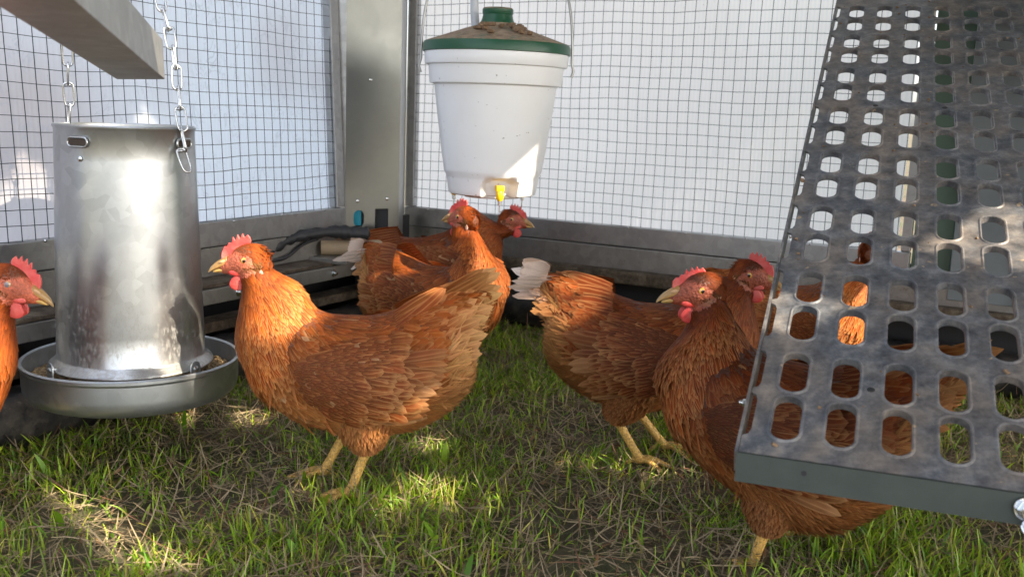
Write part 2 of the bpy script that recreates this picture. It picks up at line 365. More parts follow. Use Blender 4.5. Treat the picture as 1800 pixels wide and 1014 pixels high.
# openings: rounded slot at left, rectangle at right
def outline(cx, cz, w_, h, r, n=6):
    pts = []
    for qx, qz, a0 in ((1, 1, 0), (-1, 1, 90), (-1, -1, 180), (1, -1, 270)):
        for i in range(n + 1):
            a = R_(a0 + 90 * i / n); pts.append((cx + qx * (w_ / 2 - r) + r * math.cos(a), cz + qz * (h / 2 - r) + r * math.sin(a)))
    return pts
def cell_with_hole(mb, x0, x1, z0, z1, pts, P, th, nrm):
    """one rectangular cell of a plate, with hole outline pts (counterclockwise)"""
    cx = sum(p[0] for p in pts) / len(pts); cz = sum(p[1] for p in pts) / len(pts); out = []
    for (x, z) in pts:
        dx, dz = x - cx, z - cz; t = 1e9
        if dx > 1e-9: t = min(t, (x1 - cx) / dx)
        if dx < -1e-9: t = min(t, (x0 - cx) / dx)
        if dz > 1e-9: t = min(t, (z1 - cz) / dz)
        if dz < -1e-9: t = min(t, (z0 - cz) / dz)
        out.append((cx + dx * t, cz + dz * t))
    # snap nearest points to the corners
    for c_ in ((x0, z0), (x1, z0), (x1, z1), (x0, z1)):
        k = min(range(len(out)), key=lambda i: (out[i][0] - c_[0]) ** 2 + (out[i][1] - c_[1]) ** 2); out[k] = c_
    n = len(pts); V = [P(x, z, 0) for x, z in out] + [P(x, z, 0) for x, z in pts] + [P(x, z, -th) for x, z in pts] + [P(x, z, -th) for x, z in out]
    F = []
    for i in range(n):
        j = (i + 1) % n; F += [[i, j, n + j, n + i], [n + i, n + j, 2 * n + j, 2 * n + i], [2 * n + i, 2 * n + j, 3 * n + j, 3 * n + i]]
    mb.add(V, F)
nrm = ax.cross(Vector((0, 0, 1))).normalized()
def PP(x, z, o): return PL + ax * x + Vector((0, 0, z)) + nrm * o
mb = MB()
h1 = outline(.034, .293, .026, .040, .0125); h2 = outline(.092, .285, .034, .062, .002)
cell_with_hole(mb, 0, .062, z0p, .33, h1, PP, .003, nrm); cell_with_hole(mb, .062, Lp, z0p, .33, h2, PP, .003, nrm)
mb.add([PP(0, .33, 0), PP(Lp, .33, 0), PP(Lp, z1p, 0), PP(0, z1p, 0)], [[0, 1, 2, 3]])
M['post'] = galv('post_steel', .19, .30, .3, mott=.2, sp_=.02, tint=(.95, 1, .97))
mb.build('face_plate', M['post'], post)
sd = MB(); rr0 = Vector(tuple(RP + D1 * .018 + N1 * .02)) - Vector(post.location)
sd.add([PR + Vector((0, 0, .2)), rr0 + Vector((0, 0, .2)), rr0 + Vector((0, 0, z1p)), PR + Vector((0, 0, z1p))], [[0, 1, 2, 3]])
ll0 = Vector(tuple(LP + N2 * .018)) - Vector(post.location)
sd.add([PL + Vector((0, 0, .2)), ll0 + Vector((0, 0, .2)), ll0 + Vector((0, 0, z1p)) - Vector((.045, -.02, 0)), PL + Vector((0, 0, z1p))], [[3, 2, 1, 0]])
sd.build('side_flange', M['galv'], post)
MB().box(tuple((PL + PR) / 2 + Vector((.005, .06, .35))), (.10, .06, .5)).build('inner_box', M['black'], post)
tq = simple('turquoise_plastic', (.01, .22, .30), .4)
MB().box(tuple(PP(.034, .30, -.016)), (.024, .01, .05), bev=.002).build('turquoise_insert', tq, post)
for (x, z) in ((.03, .335), (.105, .34), (.012, .262), (.112, .258), (.06, .62), (.02, .9)):
    auto_smooth(MB().lathe([(.004, 0), (.004, .001), (.0015, .0022), (0, .0022)], PP(x, z, .0005), 10, nrm.to_track_quat('Z', 'Y').to_matrix()).build('rivet', M['zinc'], post))
# shelf, pipe and cable in the corner
tag(MB().box((-.43, 2.27, .213), (.16, .10, .012), Matrix.Rotation(R_(-20), 3, 'Z'), bev=.002).build('corner_shelf', M['galv_dirty']), 'small galvanised shelf plate at the foot of the corner post', 'shelf')
tag(auto_smooth(MB().tube([(-.44, 2.26, .236), (-.36, 2.27, .237), (-.2, 2.36, .238)], .017, 18).build('tan_pipe', simple('tan_pipe_plastic', (.33, .24, .15), .6, bump=(30, .4, .002)))), 'short tan pipe lying behind the hens at the corner post', 'pipe')
P = [(-.62, 2.02, .218), (-.56, 2.07, .225), (-.53, 2.12, .238), (-.50, 2.17, .262), (-.46, 2.2, .272), (-.41, 2.24, .276), (-.37, 2.26, .272), (-.33, 2.27, .270)]
def smoothpath(P, n=8):
    P = [Vector(p) for p in P]; out = []
    for i in range(len(P) - 1):
        p0, p1, p2, p3 = P[max(i - 1, 0)], P[i], P[i + 1], P[min(i + 2, len(P) - 1)]
        for k in range(n):
            t = k / n; out.append(.5 * ((2 * p1) + (p2 - p0) * t + (2 * p0 - 5 * p1 + 4 * p2 - p3) * t * t + (3 * p1 - p0 - 3 * p2 + p3) * t ** 3))
    return out + [P[-1]]
sp = smoothpath(P); rr = [.004 + .008 * min(1, i / 20) + .002 * math.sin(i * 1.3) + (.004 if i > 40 else 0) for i in range(len(sp))]; rr[-1] = .005; rr[-2] = .011
tag(MB().tube(sp, rr, 12).build('black_cable', M['black'], smooth=True), 'thick black cable lying along the ledge by the corner post', 'cable')
tag(MB().tube(smoothpath([(-.56, 2.10, .222), (-.5, 2.14, .226), (-.47, 2.2, .25), (-.44, 2.22, .262)]), .004, 8).build('thin_cable', M['black'], smooth=True), 'thin black cord looped below the thick cable at the ledge', 'cord')

# right end of the wall, seen through the ramp
M['green_panel'] = simple('green_grey_panel', (.11, .17, .13), .45, .3, var=.2, scale=4); M['grey_panel'] = simple('grey_panel', (.20, .225, .24), .45, .3, var=.2, scale=5)
plate('green_panel', 'dull green steel panel beside the right mesh wall behind the ramp', RP, D1, N1, 1.322, 1.40, .24, 1.2, -.004, .012, M['green_panel'], 'panel')
plate('grey_panel', 'smooth grey steel panel between green panel and the far right mesh', RP, D1, N1, 1.402, 1.53, .20, 1.2, .02, .03, M['grey_panel'], 'panel')
plate('dark_upright', 'narrow dark upright at the edge of the far right mesh', RP, D1, N1, 1.531, 1.555, .2, 1.2, .03, .04, M['galv_dirty'], 'upright')
m = NT('coloured_board'); co = m.coord(); z = m.new('ShaderNodeSeparateXYZ', {0: co}).outputs[2]
m.P(Base_Color=m.ramp(z, [(.40, (.02, .42, .48)), (.46, (.35, .50, .06))], 'LINEAR'), Roughness=.5)
ob = MB().obox(RP + D1 * 1.5 - N1 * .5 + [0, 0, .45], RP + D1 * 2.6 - N1 * .5 + [0, 0, .45], .03, .8, bev=.005).build('turquoise_board', m.m); tag(ob, 'turquoise and yellow board standing outside the far right mesh', 'board')
fm = MB()
for i in range(20): fm.tube([RP + D1 * (1.56 + i * .0254) + [0, 0, .24], RP + D1 * (1.56 + i * .0254) + [0, 0, 1.2]], .0008, 4, caps=False)
for i in range(38): fm.tube([RP + D1 * 1.556 + [0, 0, .25 + i * .0254], RP + D1 * 2.06 + [0, 0, .25 + i * .0254]], .0008, 4, caps=False)
tag(fm.build('side_mesh', M['wire']), 'open dark wire mesh at the far right edge of the coop', 'wire mesh')
# ------------------------------------------------------------ added sun blocker out of view, openings shaped to place the sun patches
def _ray(x, y): return RC @ np.array([(x - 900) / 1750., (y - 507) / 1750., 1.])
def _at(x, y, d): r = _ray(x, y); return r * d / r[1] + np.array([0, 0, CH])
def _gr(x, y): r = _ray(x, y); return r * (-CH / r[2]) + np.array([0, 0, CH])
ZBLOCKER = 1.45
def _on_blocker(p): return (p + TO_SUN * (ZBLOCKER - p[2]) / TO_SUN[2])[:2]
LIT = [  # sunlit places: image outline and distance
    ([(350, 380), (470, 390), (545, 470), (600, 525), (570, 560), (480, 600), (440, 600), (405, 540), (395, 480)], 1.38),
    ([(716, 700), (735, 712), (640, 790), (622, 778)], 1.33),
    ([(965, 230), (975, 365), (815, 365)], 1.90),
    ([(850, 360), (875, 470), (850, 580), (800, 520), (835, 420)], 1.93), ([(765, 370), (800, 360), (808, 410), (770, 420)], 1.92),
    ([(985, 455), (1110, 500), (1060, 535), (980, 500)], 1.55), ([(1085, 740), (1175, 690), (1180, 850), (1080, 860)], 1.5),
    ([(1245, 470), (1290, 460), (1345, 600), (1310, 660), (1262, 600)], 1.15),
    ([(1530, 380), (1600, 380), (1600, 640), (1530, 640)], 1.80),
    ([(0, 290), (100, 280), (100, 420), (0, 430)], 1.64), ([(225, 190), (290, 188), (295, 230), (225, 230)], 1.85),
    ([(170, 70), (300, 60), (300, 150), (200, 150)], 1.30), ([(-60, 440), (60, 440), (100, 520), (55, 640), (20, 790), (-60, 790)], 1.17),
    ([(1380, 430), (1460, 430), (1460, 600), (1370, 600)], 1.75)]
LITG = [[(850, 560), (960, 550), (985, 640), (1010, 700), (930, 690), (860, 640)], [(690, 780), (800, 770), (900, 800), (780, 835)], [(385, 720), (470, 730), (450, 770), (400, 760)],
        [(1000, 745), (1090, 740), (1090, 850), (1180, 860), (1100, 885), (980, 830)], [(940, 830), (1010, 850), (960, 900)], [(30, 860), (180, 900), (330, 1014), (200, 1014)], [(250, 730), (330, 735), (300, 760)], [(620, 880), (700, 890), (650, 940)]]
polys = [np.array([_on_blocker(_at(x, y, d + o)) for x, y in P]) for P, d in LIT for o in ((-.06, -.04, -.02, 0) if d < 1.5 else (-.09, -.06, -.03, 0, .02))] + [np.array([_on_blocker(_gr(x, y)) for x, y in P]) for P in LITG]
def _inside(X, Y, P):
    ins = np.zeros(X.shape, bool); n = len(P)
    for i in range(n):
        (x1, y1), (x2, y2) = P[i], P[(i + 1) % n]
        if abs(y2 - y1) < 1e-9: continue
        ins ^= ((y1 > Y) != (y2 > Y)) & (X < (x2 - x1) * (Y - y1) / (y2 - y1) + x1)
    return ins
cs_ = .011; gx = np.arange(-.35, 3.6, cs_); gy = np.arange(-1.1, 2.55, cs_); GX, GY = np.meshgrid(gx, gy); op = np.zeros(GX.shape, bool)
wob = np.array([[mnoise.noise(Vector((a * 9, b * 9, 0))) for a in gx] for b in gy]); wob2 = np.array([[mnoise.noise(Vector((a * 9, b * 9, 7))) for a in gx] for b in gy])
for P in polys: op |= _inside(GX + wob * .012, GY + wob2 * .012, P)
_az, _el = R_(19.5), R_(24); _re = np.array([math.cos(_az), -math.sin(_az), 0]); _rd = np.array([math.sin(_az) * math.cos(_el), math.cos(_az) * math.cos(_el), math.sin(_el)]); _rn = np.cross(_re, _rd)
_t = ((np.stack([GX, GY, np.full(GX.shape, ZBLOCKER)], 2) - np.array([.219, .9, .251])) @ _rn) / (TO_SUN @ _rn); _q = np.stack([GX, GY, np.full(GX.shape, ZBLOCKER)], 2) - _t[..., None] * TO_SUN - np.array([.219, .9, .251])
_u, _v = _q @ _re, _q @ _rd; onramp = (_u > -.02) & (_u < .52) & (_v > -.02) & (_v < 1.4); keep = np.zeros(GX.shape, bool)
for P in polys[28:42]: keep |= _inside(GX, GY, P)
op &= ~(onramp & ~keep)
nxr = len(gx); J, I = np.nonzero(~op[:-1, :-1]); Vr = np.stack([GX.ravel(), GY.ravel(), np.full(GX.size, ZBLOCKER) + 0 * GX.ravel()], 1)
Fr = np.stack([J * nxr + I, J * nxr + I + 1, (J + 1) * nxr + I + 1, (J + 1) * nxr + I], 1)
used = np.unique(Fr); mp = np.zeros(len(Vr), int); mp[used] = np.arange(len(used))
rf = mesh_obj('sun_blocker', Vr[used], mp[Fr], simple('sun_blocker_grey', (.30, .31, .30), .8), smooth=False); sd_ = rf.modifiers.new('t', 'SOLIDIFY'); sd_.thickness = .006  # unseen sheet added only to shade the scene and shape the sun patches
tag(rf, 'added unseen grey sheet overhead, cut open to shape the patches of sun', 'sun blocker')
# ------------------------------------------------------------ feeder
FX, FY = -.585, 1.50
fd = empty('poultry_feeder', (FX, FY, 0), R_(10), 'galvanised hanging tube feeder with round feed tray', 'feeder')
zb, zt = .157, .517; rb, rt = .108, .0985
prof = [(rb + .010, zb - .001), (rb + .0125, zb + .002), (rb + .011, zb + .005), (rb + .002, zb + .012)]
for i in range(9): t = i / 8; prof.append((rb + (rt - rb) * t, zb + .016 + (zt - zb - .022) * t))
prof += [(rt + .0018, zt - .003), (rt + .0022, zt), (rt, zt + .002), (rt - .0018, zt), (rt - .002, zt - .01), (rb - .002, zb)]
auto_smooth(MB().lathe(prof, k=96).build('tube', M['galv_bright'], fd))
sm = MB(); a = R_(55); sm.tube([(rb * math.cos(a) + .001, rb * math.sin(a), zb + .02), (rt * math.cos(a) + .001, rt * math.sin(a), zt - .01)], .002, 6); sm.build('seam', M['galv_bright'], fd)
TR = .158
prof = [(0, .108), (TR - .026, .108), (TR - .014, .1095), (TR - .005, .115), (TR - .001, .124), (TR, .134), (TR, .157), (TR + .003, .161), (TR + .003, .165), (TR, .1672), (TR - .003, .165), (TR - .0035, .159), (TR - .004, .140), (TR - .010, .126), (TR - .03, .1215), (0, .1205)]
auto_smooth(MB().lathe(prof, k=96).build('tray', M['galv_tray'], fd))
m = NT('feed_crumbs'); co = m.coord(); vo = m.new('ShaderNodeTexVoronoi', {'Scale': 260.0, 'Vector': co})
m.P(Base_Color=m.ramp(m.new('ShaderNodeSeparateColor', {0: vo.outputs['Color']}).outputs[0], [(0, (.10, .06, .025)), (.5, (.22, .14, .06)), (1, (.42, .30, .16))]), Roughness=.9)
m.bump(vo.outputs['Distance'], 1.0, .004)
fm = []; n_r, n_a = 26, 160; V = []
for i in range(n_r):
    for j in range(n_a):
        r = .02 + (TR - .028) * i / (n_r - 1); a = 2 * math.pi * j / n_a; V.append((r * math.cos(a), r * math.sin(a), .1440 + .004 * mnoise.noise(Vector((r * 60 * math.cos(a), r * 60 * math.sin(a), 0))) + random.uniform(-.001, .001) - .004 * i / n_r))
mesh_obj('feed', V, [[i * n_a + j, i * n_a + (j + 1) % n_a, (i + 1) * n_a + (j + 1) % n_a, (i + 1) * n_a + j] for i in range(n_r - 1) for j in range(n_a)], m.m, fd, smooth=False)['kind'] = 'stuff'
for az in (-112 - 32, -112 + 78, 80):
    a = R_(az); d = Vector((math.cos(a), math.sin(a), 0)); tdir = Vector((-math.sin(a), math.cos(a), 0))
    o = outline(0, 0, .020, .046, .0095)
    b = MB().prism([(x, z) for x, z in o], d * (rb + .0165) + Vector((0, 0, .150)), tdir, (0, 0, 1), .0022).build('bracket', M['galv_tray'], fd); auto_smooth(b)
    auto_smooth(MB().lathe([(.0045, 0), (.0045, .0012), (.002, .0028), (0, .003)], d * (rb + .0176) + Vector((0, 0, .162)), 12, d.to_track_quat('Z', 'Y').to_matrix()).build('rivet', M['zinc'], b))
    MB().obox(d * (rb + .001) + Vector((0, 0, .163)), d * (rb + .0154) + Vector((0, 0, .163)), .006, .002).build('tab', M['galv_tray'], b)
for az in (-118, -26, 95):   # hanging slots near the rim
    a = R_(az); d = Vector((math.cos(a), math.sin(a), 0)); td = Vector((-math.sin(a), math.cos(a), 0)); zc = zt - .022; r0 = rt + .0008
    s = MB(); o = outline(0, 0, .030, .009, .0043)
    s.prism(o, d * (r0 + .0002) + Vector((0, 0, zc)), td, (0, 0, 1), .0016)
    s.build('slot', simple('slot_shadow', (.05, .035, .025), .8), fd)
    s = MB(); s.tube([d * (r0 + .0012) + td * x + Vector((0, 0, zc + z)) for x, z in outline(0, 0, .034, .013, .0062)], .0016, 8, closed=True)
    s.build('slot_rim', M['galv_bright'], fd, True)
auto_smooth(MB().lathe([(.004, 0), (.004, .001), (.0015, .0022), (0, .0022)], Vector((math.cos(R_(-116)), math.sin(R_(-116)), 0)) * (rt + .002) + Vector((0, 0, zt - .045)), 10, Vector((math.cos(R_(-116)), math.sin(R_(-116)), 0)).to_track_quat('Z', 'Y').to_matrix()).build('rivet', M['zinc'], fd))
# chains
def link(mb, c, t, side, L=.036, wd=.0145, r=.00155):
    c = Vector(c); t = Vector(t).normalized(); s = Vector(side); s = (s - t * s.dot(t)).normalized(); P = []
    for i in range(24):
        a = 2 * math.pi * i / 24; y = math.sin(a); x = math.cos(a)
        P.append(c + t * ((L / 2 - wd / 2) * (1 if y > 0 else -1) * min(1, abs(y) * 3) + y * wd / 2) + s * x * wd / 2 * (1 + .12 * y))
    mb.tube(P, r, 7, closed=True)
    # wrapped ends of the twisted wire
    e = c + t * (L / 2 - .002); n = t.cross(s)
    mb.tube([e + s * .004 * math.cos(q) + n * .0035 * math.sin(q) + t * (-.002) for q in np.linspace(0, 2 * math.pi, 9)[:-1]], r * .8, 6, closed=True)
def chain(P, label):
    P = smoothpath(P, 10); root = None; mbs = MB(); d = 0; pitch = .0300; nxt = 0; i = 0; k = 0; acc = 0
    L = [0]
    for a, b in zip(P, P[1:]): L.append(L[-1] + (b - a).length)
    s = 0
    root = empty('hanging_chain', P[0], 0, label, 'chain', 'twisted link chains holding up the feeder'); o = Vector(P[0])
    while s < L[-1]:
        j = max(q for q in range(len(L)) if L[q] <= s); j = min(j, len(P) - 2); f = (s - L[j]) / (L[j + 1] - L[j]); c = P[j].lerp(P[j + 1], f); t = P[j + 1] - P[j]
        ang = R_(35 + (90 if k % 2 else 0) + random.uniform(-14, 14)); mb = MB(); link(mb, c - o, t + Vector((random.uniform(-.0006, .0006), 0, 0)), (math.cos(ang), math.sin(ang), 0)); mb.build('chain_link', M['zinc'], root, True)
        s += pitch; k += 1
chain([(-.482, 1.452, .472), (-.484, 1.456, .50), (-.492, 1.465, .56), (-.505, 1.48, .63), (-.528, 1.5, .70), (-.56, 1.5, .85), (-.58, 1.5, 1.0)], 'zinc chain hooked to the right side of the feeder tube')
chain([(-.683, 1.53, .50), (-.681, 1.53, .55), (-.672, 1.52, .66), (-.63, 1.51, .82), (-.56, 1.5, 1.0)], 'zinc chain rising from the left side of the feeder behind the beam')

# straw wisp caught on the chain end of the beam
# ------------------------------------------------------------ slanting beam top left
def wray(x, y): return RC @ np.array([(x - 900) / 1750., (y - 507) / 1750., 1.])
def at(x, y, d): r = wray(x, y); return Vector(r * d / r[1]) + Vector((0, 0, CH))
A = at(205, 140, 1.30); B = at(290, 140, 1.30); Dp = at(286, 70, 1.315)
vd = Vector(wray(500, 322)).normalized()
cr = Dp - B; A2 = A + cr
bm_ = empty('slanting_beam', tuple(B), 0, 'galvanised box beam slanting down from the top left corner', 'beam')
corners = [A, B, B + cr, A2]; V = []; shift = [Vector(), Vector(), Vector(), Vector()]
ring0 = [p + s_ - B for p, s_ in zip(corners, shift)]; ring1 = [p - vd * 1.15 for p in ring0]
hol = [p for p in ring0]; cen = sum(ring0, Vector()) / 4; inn0 = [cen + (p - cen) * .93 for p in ring0]; inn1 = [p - vd * .3 for p in inn0]
V = ring0 + ring1 + inn0 + inn1
F = [[i, (i + 1) % 4, 4 + (i + 1) % 4, 4 + i] for i in range(4)] + [[4, 5, 6, 7]] + [[i, 8 + i, 8 + (i + 1) % 4, (i + 1) % 4] for i in range(4)] + [[8 + i, 12 + i, 12 + (i + 1) % 4, 8 + (i + 1) % 4] for i in range(4)]
o = mesh_obj('steel_section', V, F, galv('beam_steel', .5, .42, .35, tint=(1, .98, .93)), bm_, smooth=False)
bv = o.modifiers.new('b', 'BEVEL'); bv.width = .0022; bv.segments = 3; bv.limit_method = 'ANGLE'
# ------------------------------------------------------------ bucket
bk = empty('bucket_drinker', (-.047, 2.0, 0), 0, 'white hanging bucket drinker with dirty green lid', 'drinker')
def brad(z):   # outer radius of the tapered wall
    t = (z - .395) / (.60 - .395); return .094 + (.128 - .094) * t - .004 * (t - .5) ** 2
K = 160; levels = [(.0, .3965, 0)]
prof = [(.088, .3945), (.0925, .3965), (.0945, .401)] + [(brad(z), z) for z in np.linspace(.408, .606, 34)] + [(.1305, .608), (.1375, .609), (.1385, .612), (.1415, .640), (.142, .643), (.1485, .6445), (.150, .647), (.1515, .672), (.150, .675), (.140, .675)]
V = []; F = []
rec = [R_(-78), R_(-78 + 120), R_(-78 + 240)]; 
def sm_(x): x = max(0, min(1, x)); return x * x * (3 - 2 * x)
for (r, z) in prof:
    for j in range(K):
        a = 2 * math.pi * j / K; rr_ = r
        if z < .46:
            for ra in rec:
                da = abs((a - ra + math.pi) % (2 * math.pi) - math.pi)
                top = .432 - .010 * (da / .42) ** 4
                fct = sm_((.43 - da) / .07) * sm_((top - z) / .007); rr_ -= .026 * fct
            # flutes between the feet: the skirt steps in a little all round
            rr_ -= .0035 * sm_((.437 - z) / .004)
        V.append((rr_ * math.cos(a), rr_ * math.sin(a), z))
n = len(prof); F = [[i * K + j, i * K + (j + 1) % K, (i + 1) * K + (j + 1) % K, (i + 1) * K + j] for i in range(n - 1) for j in range(K)]
V.append((0, 0, .402)); F += [[len(V) - 1, (j + 1) % K, j] for j in range(K)]
m = NT('white_bucket_plastic'); co = m.coord(); nn = m.noise(120, 3, .5, co)
c = m.mix(m.ramp(nn, [(.70, 0.0), (.76, .8)]), (.85, .86, .88), (.25, .2, .15)); c = m.mix(m.ramp(m.noise(6, 6, .6, co), [(.45, 0.0), (.8, .22)]), c, (.60, .57, .52))
m.P(Base_Color=c, Roughness=.32, Subsurface_Weight=.12, Subsurface_Radius=(.02, .02, .02)); M['bucket'] = m.m
V = [(x * (.97 - .04 * (z - .395) / .28), y * (.97 - .04 * (z - .395) / .28), z) for x, y, z in V]
o = mesh_obj('pail', V, F, M['bucket'], bk); auto_smooth(o, 40)
for ra in rec:
    d = Vector((math.cos(ra), math.sin(ra), 0)); q = MB().lathe([(.022, -.006), (.022, 0), (.0205, .002)], d * .0 + Vector((.06 * d.x * .0, 0, .393)), 24)
auto_smooth(MB().lathe([(0, .389), (.055, .389), (.058, .3915), (.058, .396)], k=48).build('base_ring', M['bucket'], bk))
m = NT('green_lid_plastic'); co = m.coord(); geo = m.new('ShaderNodeNewGeometry'); nz = m.new('ShaderNodeSeparateXYZ', {0: geo.outputs['Normal']}).outputs[2]
d1_ = m.noise(24, 9, .7, co); dirt = m.math('MULTIPLY', m.ramp(d1_, [(.30, 0.0), (.46, 1.0)]), m.ramp(nz, [(.35, 0.0), (.75, 1.0)]))
m.P(Base_Color=m.mix(dirt, (.008, .075, .035), m.ramp(m.noise(60, 6, .7, co), [(.3, (.16, .10, .06)), (.7, (.40, .30, .20))])), Roughness=m.math('ADD', .35, m.math('MULTIPLY', dirt, .5))); m.bump(m.math('MULTIPLY', dirt, m.noise(50, 6, .7, co)), .7, .004)
lid = auto_smooth(MB().lathe([(r * .93, z) for r, z in [(.1535, .668), (.1550, .669), (.1552, .682), (.153, .687), (.149, .689), (.12, .698), (.07, .714), (.042, .722), (.036, .726), (.0325, .735), (.031, .742), (.0325, .745), (.0325, .752), (.030, .755), (0, .756)]], k=96).build('lid', m.m, bk), 30)
mud = NT('dried_mud'); mud.P(Base_Color=mud.ramp(mud.noise(90, 6, .8), [(.3, (.10, .055, .03)), (.7, (.30, .20, .12))]), Roughness=1); mud.bump(mud.noise(160), .8, .003)
ml = MB()
for k in range(26):
    a = random.choice([random.gauss(-1.0, .12), random.gauss(-1.85, .22)]); r = random.uniform(.05, .115); z = .698 + (.12 - r) / .05 * .016; z = min(z, .72)
    ml.box((r * math.cos(a), r * math.sin(a), z + .002), (random.uniform(.008, .02), random.uniform(.006, .012), random.uniform(.003, .008)), Matrix.Rotation(random.uniform(0, 3), 3, 'Z') @ Matrix.Rotation(random.uniform(-.4, .4), 3, 'X'), bev=.002)
ml.build('mud_clods', mud.m, lid)
P = []
for i in range(33):
    t = i / 32; a = math.pi * t; P.append((-.148 * math.cos(a), .02 * math.sin(a), .655 + .26 * math.sin(a) ** .8))
auto_smooth(MB().tube([(-.148, 0, .628)] + [(-.152, 0, .64)] + P + [(.152, 0, .64), (.148, 0, .628)], .0026, 8).build('wire_handle', simple('handle_wire', (.35, .35, .34), .35, .9), bk), 60)
yl = simple('yellow_plastic', (.80, .50, .01), .35)
def nipple(ra):
    d = Vector((math.cos(ra), math.sin(ra), 0)); p = d * .076
    b = MB().obox(p + Vector((0, 0, .412)) - d * .01, p + Vector((0, 0, .412)) + d * .012, .016, .011, bev=.002)
    b.lathe([(0, .388), (.0045, .388), (.0075, .393), (.0075, .404), (.0055, .408), (0, .408)], p + d * .006, 18)
    o = b.build('drinking_nipple', yl, bk); auto_smooth(o)
    auto_smooth(MB().lathe([(0, .366), (.0014, .366), (.0014, .379), (.004, .380), (.004, .388), (0, .388)], p + d * .006, 14).build('steel_pin', M['zinc'], o))
for ra in rec: nipple(ra)
hs = smoothpath([(-.10, 2.06, 1.0), (-.098, 2.06, .85), (-.095, 2.06, .75), (-.088, 2.055, .70)])
hm = NT('braided_hose'); wv = hm.new('ShaderNodeTexWave', {'Scale': 90.0, 'Distortion': 0.0}, bands_direction='DIAGONAL'); hm.P(Base_Color=hm.mix(wv.outputs[1], (.42, .45, .50), (.60, .62, .66)), Roughness=.3)
tag(MB().tube(hs, .0085, 18).build('water_hose', hm.m, smooth=True), 'clear braided water hose hanging behind the green lid', 'hose')

# ------------------------------------------------------------ perforated ramp
AZ, EL = R_(19.5), R_(24)
rd = Vector((math.sin(AZ) * math.cos(EL), math.cos(AZ) * math.cos(EL), math.sin(EL))); re = Vector((math.cos(AZ), -math.sin(AZ), 0)); rn = re.cross(rd).normalized()
P0 = Vector((.219, .9, .251))
CR_ = MB()
rp = empty('perforated_ramp', tuple(P0), 0, 'dark muddy ramp plate with rows of rounded slots', 'ramp')
def RPt(u, v, o): return re * u + rd * v + rn * o
NC, PU, U0 = 9, .0505, .0385; PV = .1638; V0 = .0585; NR = 8
W_ = U0 + PU * NC + .02; L_ = V0 - .045 + PV * NR + .06
mb = MB(); sw, slen, rad = .0265, .0655, .0130; dth = .0075
us = [U0 + PU * k for k in range(NC)]; cell_u = [(u - PU / 2, u + PU / 2) for u in us]; cell_u[0] = (.0135, cell_u[0][1]); cell_u[-1] = (cell_u[-1][0], W_)
vc = []
for k in range(NR):
    a = V0 + PV * k; vc += [a, a + .0735]
edges = [.0]
for a, b in zip(vc, vc[1:]): edges.append((a + b) / 2)
edges.append(L_)
def ramp_cell(mb, u0, u1, v0, v1, uc, vc_, w_, l_):
    n = 7; O = outline(uc, vc_, w_ + .007, l_ + .007, min(rad + .0035, (w_ + .006) / 2), n); I = outline(uc, vc_, w_, l_, rad, n)
    I2 = outline(uc, vc_, w_ + .003, l_ + .003, rad + .001, n)
    out = []
    for (x, z) in O:
        dx, dz = x - uc, z - vc_; t = 1e9
        if abs(dx) > 1e-9: t = min(t, ((u1 if dx > 0 else u0) - uc) / dx)
        if abs(dz) > 1e-9: t = min(t, ((v1 if dz > 0 else v0) - vc_) / dz)
        out.append((uc + dx * t, vc_ + dz * t))
    for c_ in ((u0, v0), (u1, v0), (u1, v1), (u0, v1)):
        k = min(range(len(out)), key=lambda i: (out[i][0] - c_[0]) ** 2 + (out[i][1] - c_[1]) ** 2); out[k] = c_
    N = len(O); rings = [(out, 0), (O, 0), (I2, .0014), (I, .0008), (I, -dth), (O, -dth)]
    V = [RPt(x, z, h) for r_, h in rings for x, z in r_]; F = []
    for k in range(len(rings) - 1):
        for i in range(N):
            j = (i + 1) % N; F.append([k * N + i, k * N + j, (k + 1) * N + j, (k + 1) * N + i])
    mb.add(V, F)
for (u0, u1), uc in zip(cell_u, us):
    for k, v in enumerate(vc): ramp_cell(mb, u0, u1, edges[k], edges[k + 1], uc, v, sw, slen)
# left edge: narrow strip with half slots (notches) along the fold
for k, v in enumerate(vc):
    pts = [(.0135, edges[k]), (.0135, edges[k + 1]), (.0, edges[k + 1]), (.0, v + slen / 2)]
    pts2 = [(.001, v + slen / 2), (.0055, v + slen / 2 - .003), (.0075, v + slen / 2 - .010), (.0075, v - slen / 2 + .010), (.0055, v - slen / 2 + .003), (.001, v - slen / 2), (.0, v - slen / 2), (.0, edges[k])]
    poly = pts + pts2; n = len(poly)
    VV = [RPt(x, y, 0) for x, y in poly] + [RPt(x, y, -.003) for x, y in poly]
    mb.add(VV, [list(range(n))[::-1], list(range(n, 2 * n))] + [[i, (i + 1) % n, n + (i + 1) % n, n + i] for i in range(n)])
m = NT('muddy_ramp_plate'); co = m.coord(); n1 = m.noise(11, 9, .68, co); n2 = m.noise(42, 9, .75, co); n3 = m.noise(5, 4, .5, co)
c = m.ramp(n2, [(.3, (.026, .031, .042)), (.5, (.11, .118, .135)), (.7, (.27, .27, .275))])
dirt = m.math('MULTIPLY', m.ramp(n1, [(.42, 0.0), (.60, 1.0)]), m.ramp(n2, [(.35, .35), (.6, 1.0)]))
c = m.mix(m.math('MULTIPLY', dirt, .55), c, m.ramp(m.noise(80, 5, .6, co), [(.3, (.16, .11, .075)), (.7, (.34, .27, .20))]))
spk = m.ramp(m.noise(70, 3, .5, m.new('ShaderNodeMapping', {'Vector': co, 'Location': (5, 2, 1)}).outputs[0]), [(.70, 0.0), (.73, .7)]); c = m.mix(spk, c, (.45, .33, .20))
m.P(Base_Color=c, Roughness=m.math('ADD', .34, m.math('MULTIPLY', n1, .35)), Metallic=.25); m.bump(n2, .35, .002); M['ramp'] = m.m
